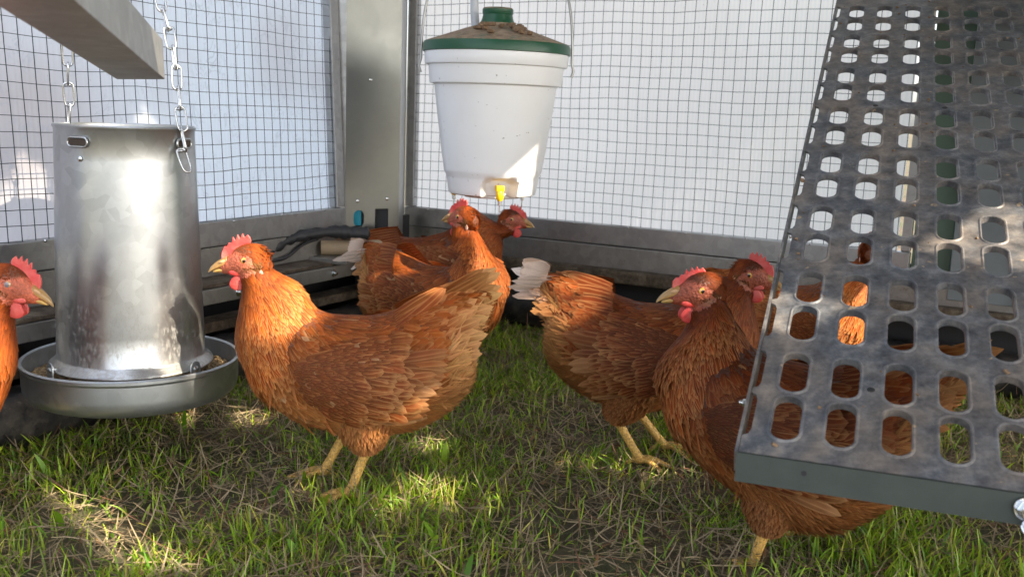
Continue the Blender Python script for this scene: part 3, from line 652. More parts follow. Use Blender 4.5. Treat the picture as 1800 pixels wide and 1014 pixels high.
mb.build('slotted_plate', M['ramp'], rp)
fl = MB()
def slab(pts, o=(0, 0, 0)): pass
# front flange hangs down from the near edge
fo = -rn * .0; dn = Vector((0, 0, -1)) * .9 + rd * -.12; dn.normalize(); H_ = .027
a0, a1 = RPt(-.001, -.001, 0), RPt(W_ + .001, -.001, 0)
th = Vector(rd) * .0025
V = [a0, a1, a1 + dn * H_, a0 + dn * H_, a0 + th, a1 + th, a1 + dn * H_ + th, a0 + dn * H_ + th]
gm = simple('dark_green_grey_flange', (.050, .062, .055), .42, .3, bump=(60, .1, .001))
mesh_obj('front_flange', V, [[0, 3, 2, 1], [4, 5, 6, 7], [0, 1, 5, 4], [3, 7, 6, 2], [0, 4, 7, 3], [1, 2, 6, 5]], gm, rp, smooth=False)
LL = RPt(-.001, L_, 0); th2 = re * .003
V = [RPt(-.0035, 0, .0012), RPt(-.0035, L_, .0012), RPt(-.0035, L_, -.024), RPt(-.0035, 0, -.024)]; V += [v + th2 for v in V]
mesh_obj('side_flange', V, [[0, 1, 2, 3], [4, 7, 6, 5], [0, 4, 5, 1], [3, 2, 6, 7], [0, 3, 7, 4], [1, 5, 6, 2]], M['ramp'], rp, smooth=False)
V = [RPt(W_ + .0005, 0, .0012), RPt(W_ + .0005, L_, .0012), RPt(W_ + .0005, L_, -.024), RPt(W_ + .0005, 0, -.024)]; V += [v + th2 for v in V]
mesh_obj('side_flange', V, [[0, 1, 2, 3], [4, 7, 6, 5], [0, 4, 5, 1], [3, 2, 6, 7], [0, 3, 7, 4], [1, 5, 6, 2]], M['ramp'], rp, smooth=False)
fn = dn.cross(re).normalized(); fn = fn if fn.y < 0 else -fn
MB().lathe([(0, .0005), (.0026, .0005), (.0026, -.001)], a0 + re * .062 + dn * .010, 14, fn.to_track_quat('Z', 'Y').to_matrix()).build('flange_hole', M['black'], rp)
def bolt(name, p, ax_, s=1.0, parent=rp):
    b = MB(); Mx = Vector(ax_).to_track_quat('Z', 'Y').to_matrix(); s_ = s
    b.lathe([(.011 * s_, 0), (.0115 * s_, .001 * s_), (.011 * s_, .002 * s_), (.0, .002 * s_)], p, 32, Mx)
    b.lathe([(.0, .002 * s_), (.0085 * s_, .002 * s_), (.009 * s_, .003 * s_), (.009 * s_, .008 * s_), (.008 * s_, .009 * s_), (.0, .009 * s_)], p, 6, Mx)
    b.lathe([(.0048 * s_, .009 * s_), (.0048 * s_, .016 * s_), (.004 * s_, .017 * s_), (0, .017 * s_)], p, 20, Mx)
    return auto_smooth(b.build(name, M['zinc'], parent), 30)
bolt('bolt', a0 + re * .2465 + dn * .012 + fn * .001, fn * 1 + re * .3, .9); bolt('bolt', a0 + re * .254 + dn * .026 + fn * .002, fn * 1 - re * .5 + Vector((0, 0, .3)), .85)
bolt('bolt', RPt(-.0036, .085, -.010), -re, .45)
rc_ = random.Random(4)
for k in range(230):
    u, v = rc_.uniform(.004, W_ - .01), rc_.uniform(.01, L_ - .02); s_ = rc_.uniform(.0012, .0042) * (1 if rc_.random() < .9 else 1.8)
    if any(abs(u - uc) < sw / 2 + .004 and abs(v - q_) < slen / 2 + .004 for uc in us for q_ in vc): continue
    CR_.box(RPt(u, v, s_ * .25), (s_, s_ * rc_.uniform(.6, 1.6), s_ * .7), Matrix.Rotation(rc_.uniform(0, 3), 3, 'Z') @ Matrix.Rotation(EL, 3, 'X'), bev=s_ * .2)
cr_ = CR_.build('mud_crumbs', mud.m, rp); cr_['kind'] = 'stuff'
for (u, v) in ((.1135, .1185), (.09, 1.19 - .36), (.19, .83), (.29, .60)):
    MB().lathe([(0, .0006), (.0032, .0006), (.004, .0)], RPt(u, v, 0), 16, rn.to_track_quat('Z', 'Y').to_matrix()).build('screw_hole', M['black'], rp)
# ------------------------------------------------------------ hens
def feather_mat(name, rough=.6, trans=.18):
    m = NT(name); a = m.new('ShaderNodeAttribute', attribute_name='Col'); al = a.outputs['Alpha']; col = a.outputs['Color']
    uvn = m.new('ShaderNodeSeparateXYZ', {0: m.new('ShaderNodeUVMap', uv_map='uv').outputs[0]}); u, v = uvn.outputs[0], uvn.outputs[1]
    au = m.math('ABSOLUTE', m.math('SUBTRACT', m.math('MULTIPLY', m.math('FRACT', u), 2.0), 1.0))
    shaft = m.ramp(au, [(.0, 1.0), (.16, .0)])
    edge = m.math('MULTIPLY', m.math('MAXIMUM', m.ramp(au, [(.62, 0.0), (.98, 1.0)]), m.ramp(v, [(.72, 0.0), (1, 1.0)])), al)
    ph = m.math('SUBTRACT', m.math('MULTIPLY', v, 30.0), m.math('MULTIPLY', au, 13.0))
    barb = m.math('MULTIPLY_ADD', m.math('SINE', m.math('MULTIPLY', ph, 6.283)), .5, .5)
    barb = m.math('MULTIPLY', barb, m.noise(220, 2, .5))
    pale = m.mix(.5, m.mix(1.0, col, (1.8, 2.1, 2.6), 'MULTIPLY'), (.74, .46, .19))
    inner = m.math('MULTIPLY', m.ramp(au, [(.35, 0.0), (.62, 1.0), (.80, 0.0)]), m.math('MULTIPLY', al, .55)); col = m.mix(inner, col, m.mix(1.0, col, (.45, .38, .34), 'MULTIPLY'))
    c = m.mix(m.math('MULTIPLY', edge, .88), col, pale)
    c = m.mix(m.math('MULTIPLY', shaft, m.math('MULTIPLY', al, .9)), c, pale)
    c = m.mix(m.math('MULTIPLY', barb, .6), c, m.mix(1.0, c, (.5, .42, .38), 'MULTIPLY'))
    dk = m.ramp(v, [(0, .85), (.6, 0.0)]); c = m.mix(dk, c, m.mix(1.0, c, (.45, .38, .33), 'MULTIPLY'))  # darker feather base paints in the shade where feathers overlap
    m.P(Base_Color=c, Roughness=rough, Specular_IOR_Level=.22); m.bump(barb, .25, .0006)
    tr = m.new('ShaderNodeBsdfTranslucent', {'Color': c}); mx = m.new('ShaderNodeMixShader', {0: trans, 1: m.b.outputs[0], 2: tr.outputs[0]}); m.t.links.new(mx.outputs[0], m.out.inputs[0]); return m.m
M['feather'] = feather_mat('feather')
m = NT('hen_body'); a = m.new('ShaderNodeAttribute', attribute_name='Col').outputs['Color']; co = m.coord(); n1 = m.noise(260, 5, .7, co)
vo = m.new('ShaderNodeTexVoronoi', {'Scale': 330.0, 'Vector': co})
m.P(Base_Color=m.mix(.6, a, m.mix(1.0, a, m.ramp(n1, [(.35, .3), (.65, 1.6)]), 'MULTIPLY')), Roughness=.5, Subsurface_Weight=.15, Subsurface_Radius=(.006, .002, .001)); m.bump(m.math('ADD', vo.outputs['Distance'], n1), .6, .0016); M['body'] = m.m
m = NT('red_comb'); co = m.coord(); n1 = m.noise(420, 5, .7, co); n2 = m.noise(60, 3, .5, co)
m.P(Base_Color=m.mix(m.ramp(n2, [(.4, 0.0), (.7, .6)]), (.60, .055, .050), (.70, .20, .16)), Roughness=.42, Subsurface_Weight=.35, Subsurface_Radius=(.008, .002, .0015)); m.bump(n1, .6, .0012); M['comb'] = m.m
m = NT('ear_lobe'); m.P(Base_Color=m.ramp(m.noise(150), [(.35, (.50, .22, .15)), (.65, (.64, .45, .38))]), Roughness=.5, Subsurface_Weight=.3, Subsurface_Radius=(.006, .002, .002)); M['lobe'] = m.m
m = NT('beak_horn'); a = m.new('ShaderNodeAttribute', attribute_name='Col').outputs['Color']; m.P(Base_Color=m.mix(m.ramp(m.noise(300, 4), [(.4, 0.0), (.7, .3)]), a, (.30, .17, .08)), Roughness=.32, Subsurface_Weight=.1, Subsurface_Radius=(.004, .002, .001)); M['beak'] = m.m
m = NT('bird_eye'); a = m.new('ShaderNodeAttribute', attribute_name='Col').outputs['Color']; m.P(Base_Color=a, Roughness=.08, Coat_Weight=1.0, Coat_Roughness=.03); M['eye'] = m.m
m = NT('eye_lid'); m.P(Base_Color=(.66, .34, .20, 1), Roughness=.5, Subsurface_Weight=.2, Subsurface_Radius=(.004, .002, .001)); M['lid'] = m.m

# body stations: top xz, bottom xz, half width (hen faces +x, standing at the origin)
ST = [(-.156, .300, -.156, .250, .010), (-.132, .300, -.144, .200, .030), (-.098, .292, -.134, .158, .052), (-.06, .280, -.102, .126, .070), (-.028, .268, -.060, .106, .082),
      (0, .262, -.016, .099, .087), (.028, .262, .032, .098, .087), (.055, .264, .084, .106, .083), (.074, .272, .130, .130, .073), (.088, .286, .163, .165, .061), (.103, .305, .180, .212, .048)]
def lerp(a, b, t): return a + (b - a) * t
def sstep(a, b, x): t = np.clip((x - a) / (b - a), 0, 1); return t * t * (3 - 2 * t)
def catmull(A, n):
    A = np.array(A, float); out = []
    for i in range(len(A) - 1):
        p0, p1, p2, p3 = A[max(i - 1, 0)], A[i], A[i + 1], A[min(i + 2, len(A) - 1)]
        for k in range(n):
            t = k / n; out.append(.5 * ((2 * p1) + (p2 - p0) * t + (2 * p0 - 5 * p1 + 4 * p2 - p3) * t * t + (3 * p1 - p0 - 3 * p2 + p3) * t ** 3))
    out.append(A[-1]); return np.array(out)
def nrmz(v): v = np.asarray(v, float); return v / (np.linalg.norm(v, axis=-1, keepdims=True) + 1e-12)
VS = np.array([0, .22, .48, .74, .92, 1.0]); PROF = {'round': [.30, .82, 1, .95, .66, .18], 'lance': [.45, .95, 1, .72, .36, .04], 'strand': [.8, 1, .8, .55, .3, .05], 'long': [.35, .80, 1, .95, .66, .14]}
def feathers(P, Fd, N, L, W, col, kind='round', lift=.10, curv=4.0, cup=.25, h=.001, rg=None, rag=0.0):
    P, Fd, N = map(lambda a: np.asarray(a, float), (P, Fd, N)); n = len(P); L = np.broadcast_to(L, n); W = np.broadcast_to(W, n); lift = np.broadcast_to(lift, n); curv = np.broadcast_to(curv, n); h = np.broadcast_to(h, n)
    N = nrmz(N); Fd = nrmz(Fd - N * (Fd * N).sum(1, keepdims=True)); B = np.cross(N, Fd)
    V = []; UV = []; bendy = (rg.normal(0, 1, n) * .10 if rg is not None else np.zeros(n))
    for v, pf in zip(VS, PROF[kind]):
        s = v * L
        for u in (-1, 0, 1):
            q = P + Fd * s[:, None] + N * (h + lift * s - .5 * curv * s * s - cup * u * u * W * .5 * pf)[:, None] + B * (u * W * .5 * pf + bendy * v * v * L)[:, None]
            if u == 0 and v == 1.0: q = q + Fd * (W * .10)[:, None]
            V.append(q); UV.append(np.tile([.5 + u * .495, v], (n, 1)))
    V = np.stack(V, 1); UV = np.stack(UV, 1); nv = 18
    f = np.array([[3 * i + j, 3 * i + j + 1, 3 * i + j + 4, 3 * i + j + 3] for i in range(5) for j in range(2)])
    F = (f[None] + (np.arange(n) * nv)[:, None, None]).reshape(-1, 4)
    return V.reshape(-1, 3), F, UV.reshape(-1, 2), np.repeat(col[:, None, :], nv, 1).reshape(-1, 4)
def merge(parts):
    V = []; F = []; U = []; Cc = []; n = 0
    for v, f, u, c in parts: V.append(v); F.append(f + n); U.append(u); Cc.append(c); n += len(v)
    return np.concatenate(V), np.concatenate(F), np.concatenate(U), np.concatenate(Cc)
def rotm(yaw, pitch, roll=0):
    return np.array(Matrix.Rotation(R_(yaw), 3, 'Z') @ Matrix.Rotation(R_(-pitch), 3, 'Y') @ Matrix.Rotation(R_(roll), 3, 'X'))

def make_hen(loc, yaw, label, head=(.168, 0, .330), hyaw=0, hpitch=-4, scale=1.0, seed=1, neck_fat=1.0, pitch=0.0,
             tint=(1, 1, 1), pale=1.0, tail_white=0.0, tail_up=0.0, feet=((.038, .040), (-.02, -.040)), hocks=None, dens=1.0, comb_s=1.0, neck_dir=None, comb_flop=0.0, wing_white=False, shut_eye=False, belly=0.0, gape=0.0, tailw=1.0):
    rg = np.random.default_rng(seed); root = empty('hen', loc, R_(yaw), label, 'hen', 'brown hens feeding in the coop'); root.scale = (scale,) * 3
    tint = np.array(tint)
    # ---- trunk rings
    A = catmull(ST, 5); cp, sp_ = math.cos(R_(pitch)), math.sin(R_(pitch))
    def pr(x, z): x0, z0 = x, z - .17; return x0 * cp - z0 * sp_, z0 * cp + x0 * sp_ + .17
    cen, upv, sid, ha, hb = [], [], [], [], []
    for tx, tz, bx, bz, w_ in A:
        bz = bz - belly * math.exp(-((bx + .03) / .085) ** 2); w_ = w_ * (1 + belly * 3)
        tx, tz = pr(tx, tz); bx, bz = pr(bx, bz); c = np.array([(tx + bx) / 2, 0, (tz + bz) / 2]); u_ = np.array([tx - bx, 0, tz - bz]); L = np.linalg.norm(u_)
        cen.append(c); upv.append(u_ / L); sid.append(np.array([0, 1., 0])); ha.append(L / 2); hb.append(w_)
    nb = len(cen)
    # ---- neck rings
    HR = rotm(hyaw, hpitch); Hc = np.array(head); hf, hs, hu = HR[:, 0], HR[:, 1], HR[:, 2]
    H0 = rotm(0, hpitch); f0, u0 = H0[:, 0], H0[:, 2]; off0 = np.array([-.022 * (1 - math.cos(R_(hyaw))) / 2 * 0, 0, 0])
    A0, B0 = cen[-1] + upv[-1] * ha[-1], cen[-1] - upv[-1] * ha[-1]; A1, B1 = cen[-2] + upv[-2] * ha[-2], cen[-2] - upv[-2] * ha[-2]
    TE, BE = Hc - f0 * .0265 - u0 * .002, Hc + f0 * .008 - u0 * .022
    if abs(hyaw) > 90: TE, BE = Hc - f0 * .018 - u0 * .010, Hc + f0 * .022 - u0 * .014
    def bez(p, d0, q, d1, t): L = np.linalg.norm(q - p); b, c_ = p + nrmz(d0) * L * .36, q - nrmz(d1) * L * .36; return (1 - t) ** 3 * p + 3 * (1 - t) ** 2 * t * b + 3 * (1 - t) * t * t * c_ + t ** 3 * q
    nn = 16; n0w = hb[-1]
    for i in range(1, nn + 1):
        t = i / nn; tp = bez(A0, A0 - A1, TE, u0 * .9 + f0 * .35, t); bt = bez(B0, B0 - B1, BE, u0 + f0 * .1, t)
        c = (tp + bt) / 2; e = (tp - bt) / 2; he = np.linalg.norm(e); e = e / he; sv = np.array([0, 1., 0]); T = nrmz(np.cross(e, sv)); T = T if T[2] > 0 else -T
        a = R_(hyaw) * sstep(.1, 1, t); RM = np.array(Matrix.Rotation(a, 3, Vector(T * (1 - t) + np.array([0, 0, 1.]) * t)))
        k = 1 - (1 - t) ** 1.5; fat = 1 + (neck_fat - 1) * 1.2 * math.sin(math.pi * t) ** 1.5
        cen.append(c); upv.append(RM @ e); sid.append(RM @ sv); ha.append(max(he, .022) * fat); hb.append(lerp(n0w, .0205, k) * fat)
    cen, upv, sid, ha, hb = map(np.array, (cen, upv, sid, ha, hb)); nr = len(cen); K = 40
    th = 2 * np.pi * np.arange(K) / K
    G = cen[:, None] + upv[:, None] * (np.cos(th)[None, :, None] * ha[:, None, None]) + sid[:, None] * ((np.sin(th) * (1 + .10 * np.cos(th) * -1))[None, :, None] * hb[:, None, None])
    # wing bulge along the flank
    X, Y, Z = G[..., 0], G[..., 1], G[..., 2]
    a_ = (X + .02) / .125; zl = .205 - .05 * (X * -1 - .0) * 0 + (X * .12); b_ = (Z - zl) / .052
    isb = (np.arange(nr) < nb)[:, None]
    bul = .013 * np.clip(1 - a_ ** 4 - b_ ** 4, 0, 1) ** .7 * isb; G[..., 1] = Y + np.sign(Y) * bul * (np.abs(np.sin(th))[None] > .3)
    def loftfaces(nr_, K_): return np.array([[i * K_ + j, i * K_ + (j + 1) % K_, (i + 1) * K_ + (j + 1) % K_, (i + 1) * K_ + j] for i in range(nr_ - 1) for j in range(K_)])
    mb = MB(); mb.add(G.reshape(-1, 3), loftfaces(nr, K).tolist() + [list(range(K))[::-1], [(nr - 1) * K + j for j in range(K)]])
    # ---- head
    def H(p): return Hc + HR @ np.array(p)
    hp = []; prof = [(-.033, .004, .004, -.004), (-.030, .012, .012, -.003), (-.022, .0185, .021, -.002), (-.010, .021, .0255, 0), (.002, .0200, .0250, 0), (.013, .0165, .0210, -.001), (.022, .0122, .0155, -.003), (.030, .0085, .0115, -.005), (.036, .0055, .0085, -.007), (.039, .002, .003, -.008)]
    prof = catmull(prof, 3); Kh = 28
    for x, wy, wz, zc in prof:
        for j in range(Kh):
            a = 2 * math.pi * j / Kh; hp.append(H((x, wy * math.sin(a), zc + wz * math.cos(a))))
    mb.add(hp, loftfaces(len(prof), Kh).tolist() + [list(range(Kh))[::-1], [(len(prof) - 1) * Kh + j for j in range(Kh)]])
    # ---- legs
    legs = []; thighs = []
    for k, (fx, fy) in enumerate(feet):
        sgn = 1 if fy > 0 else -1; hip = np.array([.0, .045 * sgn, .16]); hk = np.array(hocks[k]) if hocks else np.array([fx * .6 - .040, fy, .082]); ft = np.array([fx, fy, .012])
        P = catmull([hip + [0.01, 0, .02], hip, lerp(hip, hk, .55) + [.004, 0, 0], hk], 5); rr = np.interp(np.linspace(0, 1, len(P)), [0, .35, .7, .9, 1], [.056, .054, .037, .022, .0095])
        thighs.append((P, rr)); mb.tube(P, list(rr), 18)
        P2 = [hk + [-.001, 0, .006], hk, lerp(hk, ft, .3), lerp(hk, ft, .8), ft, ft + [.002, 0, -.006]]; mb.tube(P2, [.0085, .0092, .0072, .0070, .0086, .006], 12)
        legs.append((hk, ft))
        for ang, L in ((0, .052), (32, .042), (-32, .042), (178, .022)):
            d = np.array([math.cos(R_(ang)), math.sin(R_(ang)), 0]); b0 = ft + [0, 0, -.002]
            pts = [b0, b0 + d * L * .35 + [0, 0, .004], b0 + d * L * .7 + [0, 0, -.002], b0 + d * L + [0, 0, -.007], b0 + d * (L + .009) + [0, 0, -.0115]]
            if ang == 178: pts = [b0, b0 + d * L * .5 + [0, 0, .000], b0 + d * L + [0, 0, -.006], b0 + d * (L + .006) + [0, 0, -.011]]; mb.tube(pts, [.0058, .0042, .0036, .0012], 9)
            else: mb.tube(pts, [.0062, .0048, .0050, .0038, .0012], 9)
    src = mesh_obj('src', mb.V, mb.F); bmx = bmesh.new(); bmx.from_mesh(src.data); bmesh.ops.recalc_face_normals(bmx, faces=bmx.faces); bmx.to_mesh(src.data); bmx.free()
    rm = src.modifiers.new('r', 'REMESH'); rm.mode = 'VOXEL'; rm.voxel_size = .0024
    smd = src.modifiers.new('s', 'SMOOTH'); smd.iterations = 3; smd.factor = .5
    dg = bpy.context.evaluated_depsgraph_get(); ev = src.evaluated_get(dg); me2 = bpy.data.meshes.new_from_object(ev)
    bpy.data.objects.remove(src); me2.name = 'hen_body'; ob = bpy.data.objects.new('body', me2); C.objects.link(ob); ob.parent = root
    nvv = len(me2.vertices); cv = np.empty(nvv * 3, np.float32); me2.vertices.foreach_get('co', cv); cv = cv.reshape(-1, 3)
    col = np.tile(np.array([.13, .036, .009]) * tint, (nvv, 1))  # dark underlayer colour stands in for shade in the gaps between feathers
    hl = (cv - Hc) @ HR   # head-local
    inh = (hl[:, 0] > -.04) & (hl[:, 0] < .05) & (np.abs(hl[:, 1]) < .03) & (np.abs(hl[:, 2]) < .03)
    face = sstep(-.024, -.014, hl[:, 0]) * (1 - sstep(.010, .0155, hl[:, 2] - .25 * hl[:, 0])) * inh * sstep(-.026, -.018, hl[:, 2] + .0 * hl[:, 0])
    skin = np.array([.46, .12, .065]) * tint ** .8 * (1 + .25 * pnz(hl * 160))[:, None]; col = col * (1 - face[:, None]) + skin * face[:, None]
    chk = np.exp(-(((hl[:, 0] + .010) / .012) ** 2 + ((hl[:, 2] + .010) / .006) ** 2)) * inh; col = col * (1 - .75 * chk[:, None]) + np.array([.24, .11, .05]) * .75 * chk[:, None]
    isleg = np.zeros(nvv, bool)
    for hk, ft in legs: isleg |= (cv[:, 2] < hk[2] + .002) & (np.abs(cv[:, 1] - (hk[1] + ft[1]) / 2) < .05)
    lc = np.array([.62, .37, .09]); lc2 = np.array([.42, .24, .08]); t = (np.sin(cv[:, 2] * 1100) * .5 + .5)[:, None] * .35; col = np.where(isleg[:, None], lc * (1 - t) + lc2 * t, col)
    at_ = me2.color_attributes.new('Col', 'FLOAT_COLOR', 'POINT'); at_.data.foreach_set('color', np.concatenate([col, np.ones((nvv, 1))], 1).astype(np.float32).ravel())
    me2.polygons.foreach_set('use_smooth', np.ones(len(me2.polygons), bool)); me2.materials.clear(); me2.materials.append(M['body'])
    # ---- face parts
    def hmesh(name, pts, F, mat, cl=None, smooth=True): return mesh_obj(name, [H(p) for p in pts], F, mat, root, col=cl, smooth=smooth)
    # beak: upper and lower mandible
    V = []; F = []; cl = []; Kb = 14
    up_p = [(.026, .0085, .0085, .0015), (.032, .0078, .0082, -.001), (.039, .0062, .0072, -.0035), (.046, .0042, .0056, -.0065), (.051, .0026, .0038, -.0095), (.0545, .0009, .0014, -.0125)]
    for i, (x, wy, wz, zc) in enumerate(catmull(up_p, 3)):
        for j in range(Kb):
            a = 2 * math.pi * j / Kb; s_, c_ = math.sin(a), math.cos(a); V.append((x, wy * s_, zc + wz * (c_ if c_ > 0 else c_ * .55)))
            t = (x - .026) / .029; base = np.array([.62, .36, .12]) * (1 - t) + np.array([.62, .42, .20]) * t; base = base * np.array([.85, .8, .7]) * (.66 + .3 * (c_ < .2)); cl.append((*base, 1))
    nb_ = len(V) // Kb; F += loftfaces(nb_, Kb).tolist() + [list(range(Kb))[::-1], [(nb_ - 1) * Kb + j for j in range(Kb)]]
    hmesh('upper_beak', V, F, M['beak'], cl)
    V = []; F = []; cl = []
    for x, wy, wz, zc in catmull([(.022, .0080, .006, -.0095), (.032, .0064, .0048, -.0092), (.040, .0044, .0040, -.0100), (.0465, .0022, .0022, -.0116), (.048, .0006, .0006, -.0120)], 3):
        for j in range(Kb):
            a = 2 * math.pi * j / Kb; s_, c_ = math.sin(a), math.cos(a); V.append((x, wy * s_, zc - gape * (x - .02) + wz * (c_ * .5 if c_ > 0 else c_))); cl.append((.52, .33, .10, 1))
    nb_ = len(V) // Kb; F += loftfaces(nb_, Kb).tolist() + [list(range(Kb))[::-1], [(nb_ - 1) * Kb + j for j in range(Kb)]]
    hmesh('lower_beak', V, F, M['beak'], cl)
    for sy in (-1, 1):   # nostril fold
        V = []; F = []
        for i in range(9):
            for j in range(8):
                a = math.pi * i / 8; b = 2 * math.pi * j / 8; V.append((.0325 + .0048 * math.cos(a), sy * .0062 + .0022 * math.sin(a) * math.cos(b), .0022 + .0024 * math.sin(a) * math.sin(b) - .25 * .0048 * math.cos(a)))
        hmesh('nostril', V, loftfaces(9, 8).tolist(), M['beak'], [(.55, .33, .17, 1)] * len(V))
    # comb: serrated crest grown from an outline, rounded by a remesh
    cpoly = [(.0345, -.001), (.0335, .014), (.0290, .0235), (.0258, .0225), (.0225, .0185 + .010), (.0190, .0265), (.0162, .0365), (.0125, .0300), (.0095, .0400), (.0062, .0325), (.0025, .0410), (-.0002, .0340), (-.0045, .0385), (-.0082, .0330), (-.0085, .0280), (-.003, .0200), (.008, .012), (.018, .004)]
    cs = MB(); poly = [(x, max(z, 0) * comb_s if z > .02 else z) for x, z in cpoly]
    cs.prism(poly, (0, 0, 0), (1, 0, 0), (0, 0, 1), .0042); 
    sc_ = mesh_obj('src', [(x, y * (1.5 if z < .016 else .85) + comb_flop * max(0, z - .02) ** 1.5 * 12, z) for x, y, z in cs.V], cs.F)
    bmx = bmesh.new(); bmx.from_mesh(sc_.data); bmesh.ops.recalc_face_normals(bmx, faces=bmx.faces); bmx.to_mesh(sc_.data); bmx.free()
    rm = sc_.modifiers.new('r', 'REMESH'); rm.mode = 'VOXEL'; rm.voxel_size = .0007; s2 = sc_.modifiers.new('s', 'SMOOTH'); s2.iterations = 5
    dg = bpy.context.evaluated_depsgraph_get(); mc = bpy.data.meshes.new_from_object(sc_.evaluated_get(dg)); bpy.data.objects.remove(sc_)
    oc = bpy.data.objects.new('comb', mc); C.objects.link(oc); oc.parent = root; mc.materials.clear(); mc.materials.append(M['comb']); mc.polygons.foreach_set('use_smooth', np.ones(len(mc.polygons), bool))
    oc.matrix_local = Matrix([[*HR[0], Hc[0]], [*HR[1], Hc[1]], [*HR[2], Hc[2]], [0, 0, 0, 1]])
    def blob(name, c, r, mat, rot=0.0, pw=1.0, sx=0):
        V = []
        for i in range(15):
            for j in range(20):
                a = math.pi * i / 14; b = 2 * math.pi * j / 20; q = np.array([r[0] * math.sin(a) * math.cos(b), r[1] * math.sin(a) * math.sin(b), r[2] * math.cos(a)])
                if pw != 1: q[0] *= (1 - .45 * math.cos(a)); 
                q += .0006 * np.array([mnoise.noise(Vector(q * 300)), mnoise.noise(Vector(q * 300 + 9)), 0])
                V.append(np.array(c) + np.array([q[0] * math.cos(rot) - q[2] * math.sin(rot), q[1], q[0] * math.sin(rot) + q[2] * math.cos(rot)]))
        return hmesh(name, V, loftfaces(15, 20).tolist(), mat)
    for sy in (-1, 1):
        blob('wattle', (.0135, sy * .0085, -.0265), (.0095, .0026, .0125), M['comb'], .25, 2)
        blob('cheek_skin', (.012, sy * .0105, -.013), (.012, .0035, .005), M['comb'] if sy else None, .0)
        blob('ear_lobe', (-.0215, sy * .0172, -.0135), (.0032, .0014, .0058), M['lobe'], -.35)
        blob('ear_tuft', (-.0215, sy * .0178, -.003), (.0040, .0016, .0045), M['lid'], -.6)
        # eye
        V = []; cl = []; ce = np.array([-.001, sy * .0165, .0035]); ne, me_ = 36, 40; re_ = .0066
        for i in range(ne + 1):
            for j in range(me_):
                a = math.pi * i / ne; b = 2 * math.pi * j / me_; V.append(ce + re_ * np.array([math.sin(a) * math.cos(b), sy * .62 * math.cos(a), math.sin(a) * math.sin(b)]))
                ad = math.degrees(a)
                if shut_eye: cc = (.16, .15, .17) if ad < 30 else (.45, .25, .12)
                else: cc = (.004, .003, .002) if ad < 22 else ((.42, .20, .03) if ad < 27 else ((.58, .30, .05) if ad < 47 else ((.28, .13, .03) if ad < 53 else (.03, .015, .01))))
                cl.append((*cc, 1))
        hmesh('eye', V, loftfaces(ne + 1, me_).tolist(), M['eye'], cl)
        V = []; 
        for i in range(32):
            for j in range(8):
                a = 2 * math.pi * i / 32; b = 2 * math.pi * j / 8; rr_ = .0067 + .0013 * math.cos(b); V.append(ce + np.array([rr_ * math.cos(a) * 1.06, sy * (.0010 + .0010 * math.sin(b)) - sy * abs(math.cos(a)) ** 2 * .0010, rr_ * math.sin(a) * .93]))
        F = [[i * 8 + j, i * 8 + (j + 1) % 8, ((i + 1) % 32) * 8 + (j + 1) % 8, ((i + 1) % 32) * 8 + j] for i in range(32) for j in range(8)]
        hmesh('eye_ring', V, F, M['lid'])
    # ---- plumage
    Gc = G; dth_ = np.roll(Gc, -1, 1) - np.roll(Gc, 1, 1); dr_ = np.gradient(Gc, axis=0); Nn = np.cross(dr_, dth_); Nn = nrmz(Nn)
    outv = Gc - cen[:, None]; sgn = np.sign((Nn * outv).sum(2, keepdims=True)); Nn = Nn * sgn
    flow = -nrmz(dr_)
    c4 = .25 * (Gc[:-1] + Gc[1:] + np.roll(Gc, -1, 1)[:-1] + np.roll(Gc, -1, 1)[1:])
    area = np.linalg.norm(np.cross(Gc[1:] - Gc[:-1], np.roll(Gc, -1, 1)[:-1] - Gc[:-1]), axis=2)
    ringt = (np.arange(nr - 1) + .5); thc = np.tile(th + np.pi / K, (nr - 1, 1)); RT = np.tile(ringt[:, None], (1, K)); 
    def sample(n, wgt):
        p = (area * wgt).ravel(); p = p / p.sum(); idx = rg.choice(len(p), n, p=p); i, j = idx // K, idx % K; a, b = rg.uniform(0, 1, n), rg.uniform(0, 1, n)
        def bl(A_): A2_ = np.roll(A_, -1, 1); return (A_[i, j] * ((1 - a) * (1 - b))[:, None] + A_[i + 1, j] * (a * (1 - b))[:, None] + A2_[i, j] * ((1 - a) * b)[:, None] + A2_[i + 1, j] * (a * b)[:, None])
        return bl(Gc), nrmz(bl(Nn)), nrmz(bl(flow)), i + a, (j + b) / K * 2 * np.pi
    neck_m = (RT >= nb - 4); P_neck = np.clip((RT - (nb - 6)) / 8, 0, 1)
    Zc = c4[..., 2]; Xc = c4[..., 0]; cosb = np.cos(thc)
    fluffw = np.clip((.185 - Zc) / .05, 0, 1) * (RT < nb - 7) * (Xc < .06) + np.clip((-.10 - Xc) / .03, 0, 1) * (cosb < .2) * (RT < nb)
    fluffw = np.clip(fluffw, 0, 1)
    parts = []
    def jit(Fd, N, s): B = np.cross(N, Fd); a = rg.normal(0, s, len(Fd)); return Fd * np.cos(a)[:, None] + B * np.sin(a)[:, None]
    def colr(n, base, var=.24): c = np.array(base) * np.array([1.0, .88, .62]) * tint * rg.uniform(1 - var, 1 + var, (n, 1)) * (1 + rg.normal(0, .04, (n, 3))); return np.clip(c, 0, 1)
    def rgba(c, a): return np.concatenate([c, np.broadcast_to(np.asarray(a, float).reshape(-1, 1), (len(c), 1))], 1)
    def order(P, N, Fd): return np.argsort((P * Fd).sum(1))
    # back, sides and breast
    n = int(4300 * dens); P, N, Fd, rt_, tt = sample(n, (1 - fluffw) * (RT < nb + 1) * 1.0)
    ct = np.cos(tt); front = np.clip((rt_ - (nb - 18)) / 12, 0, 1); low = np.clip(.5 - ct * .7, 0, 1)
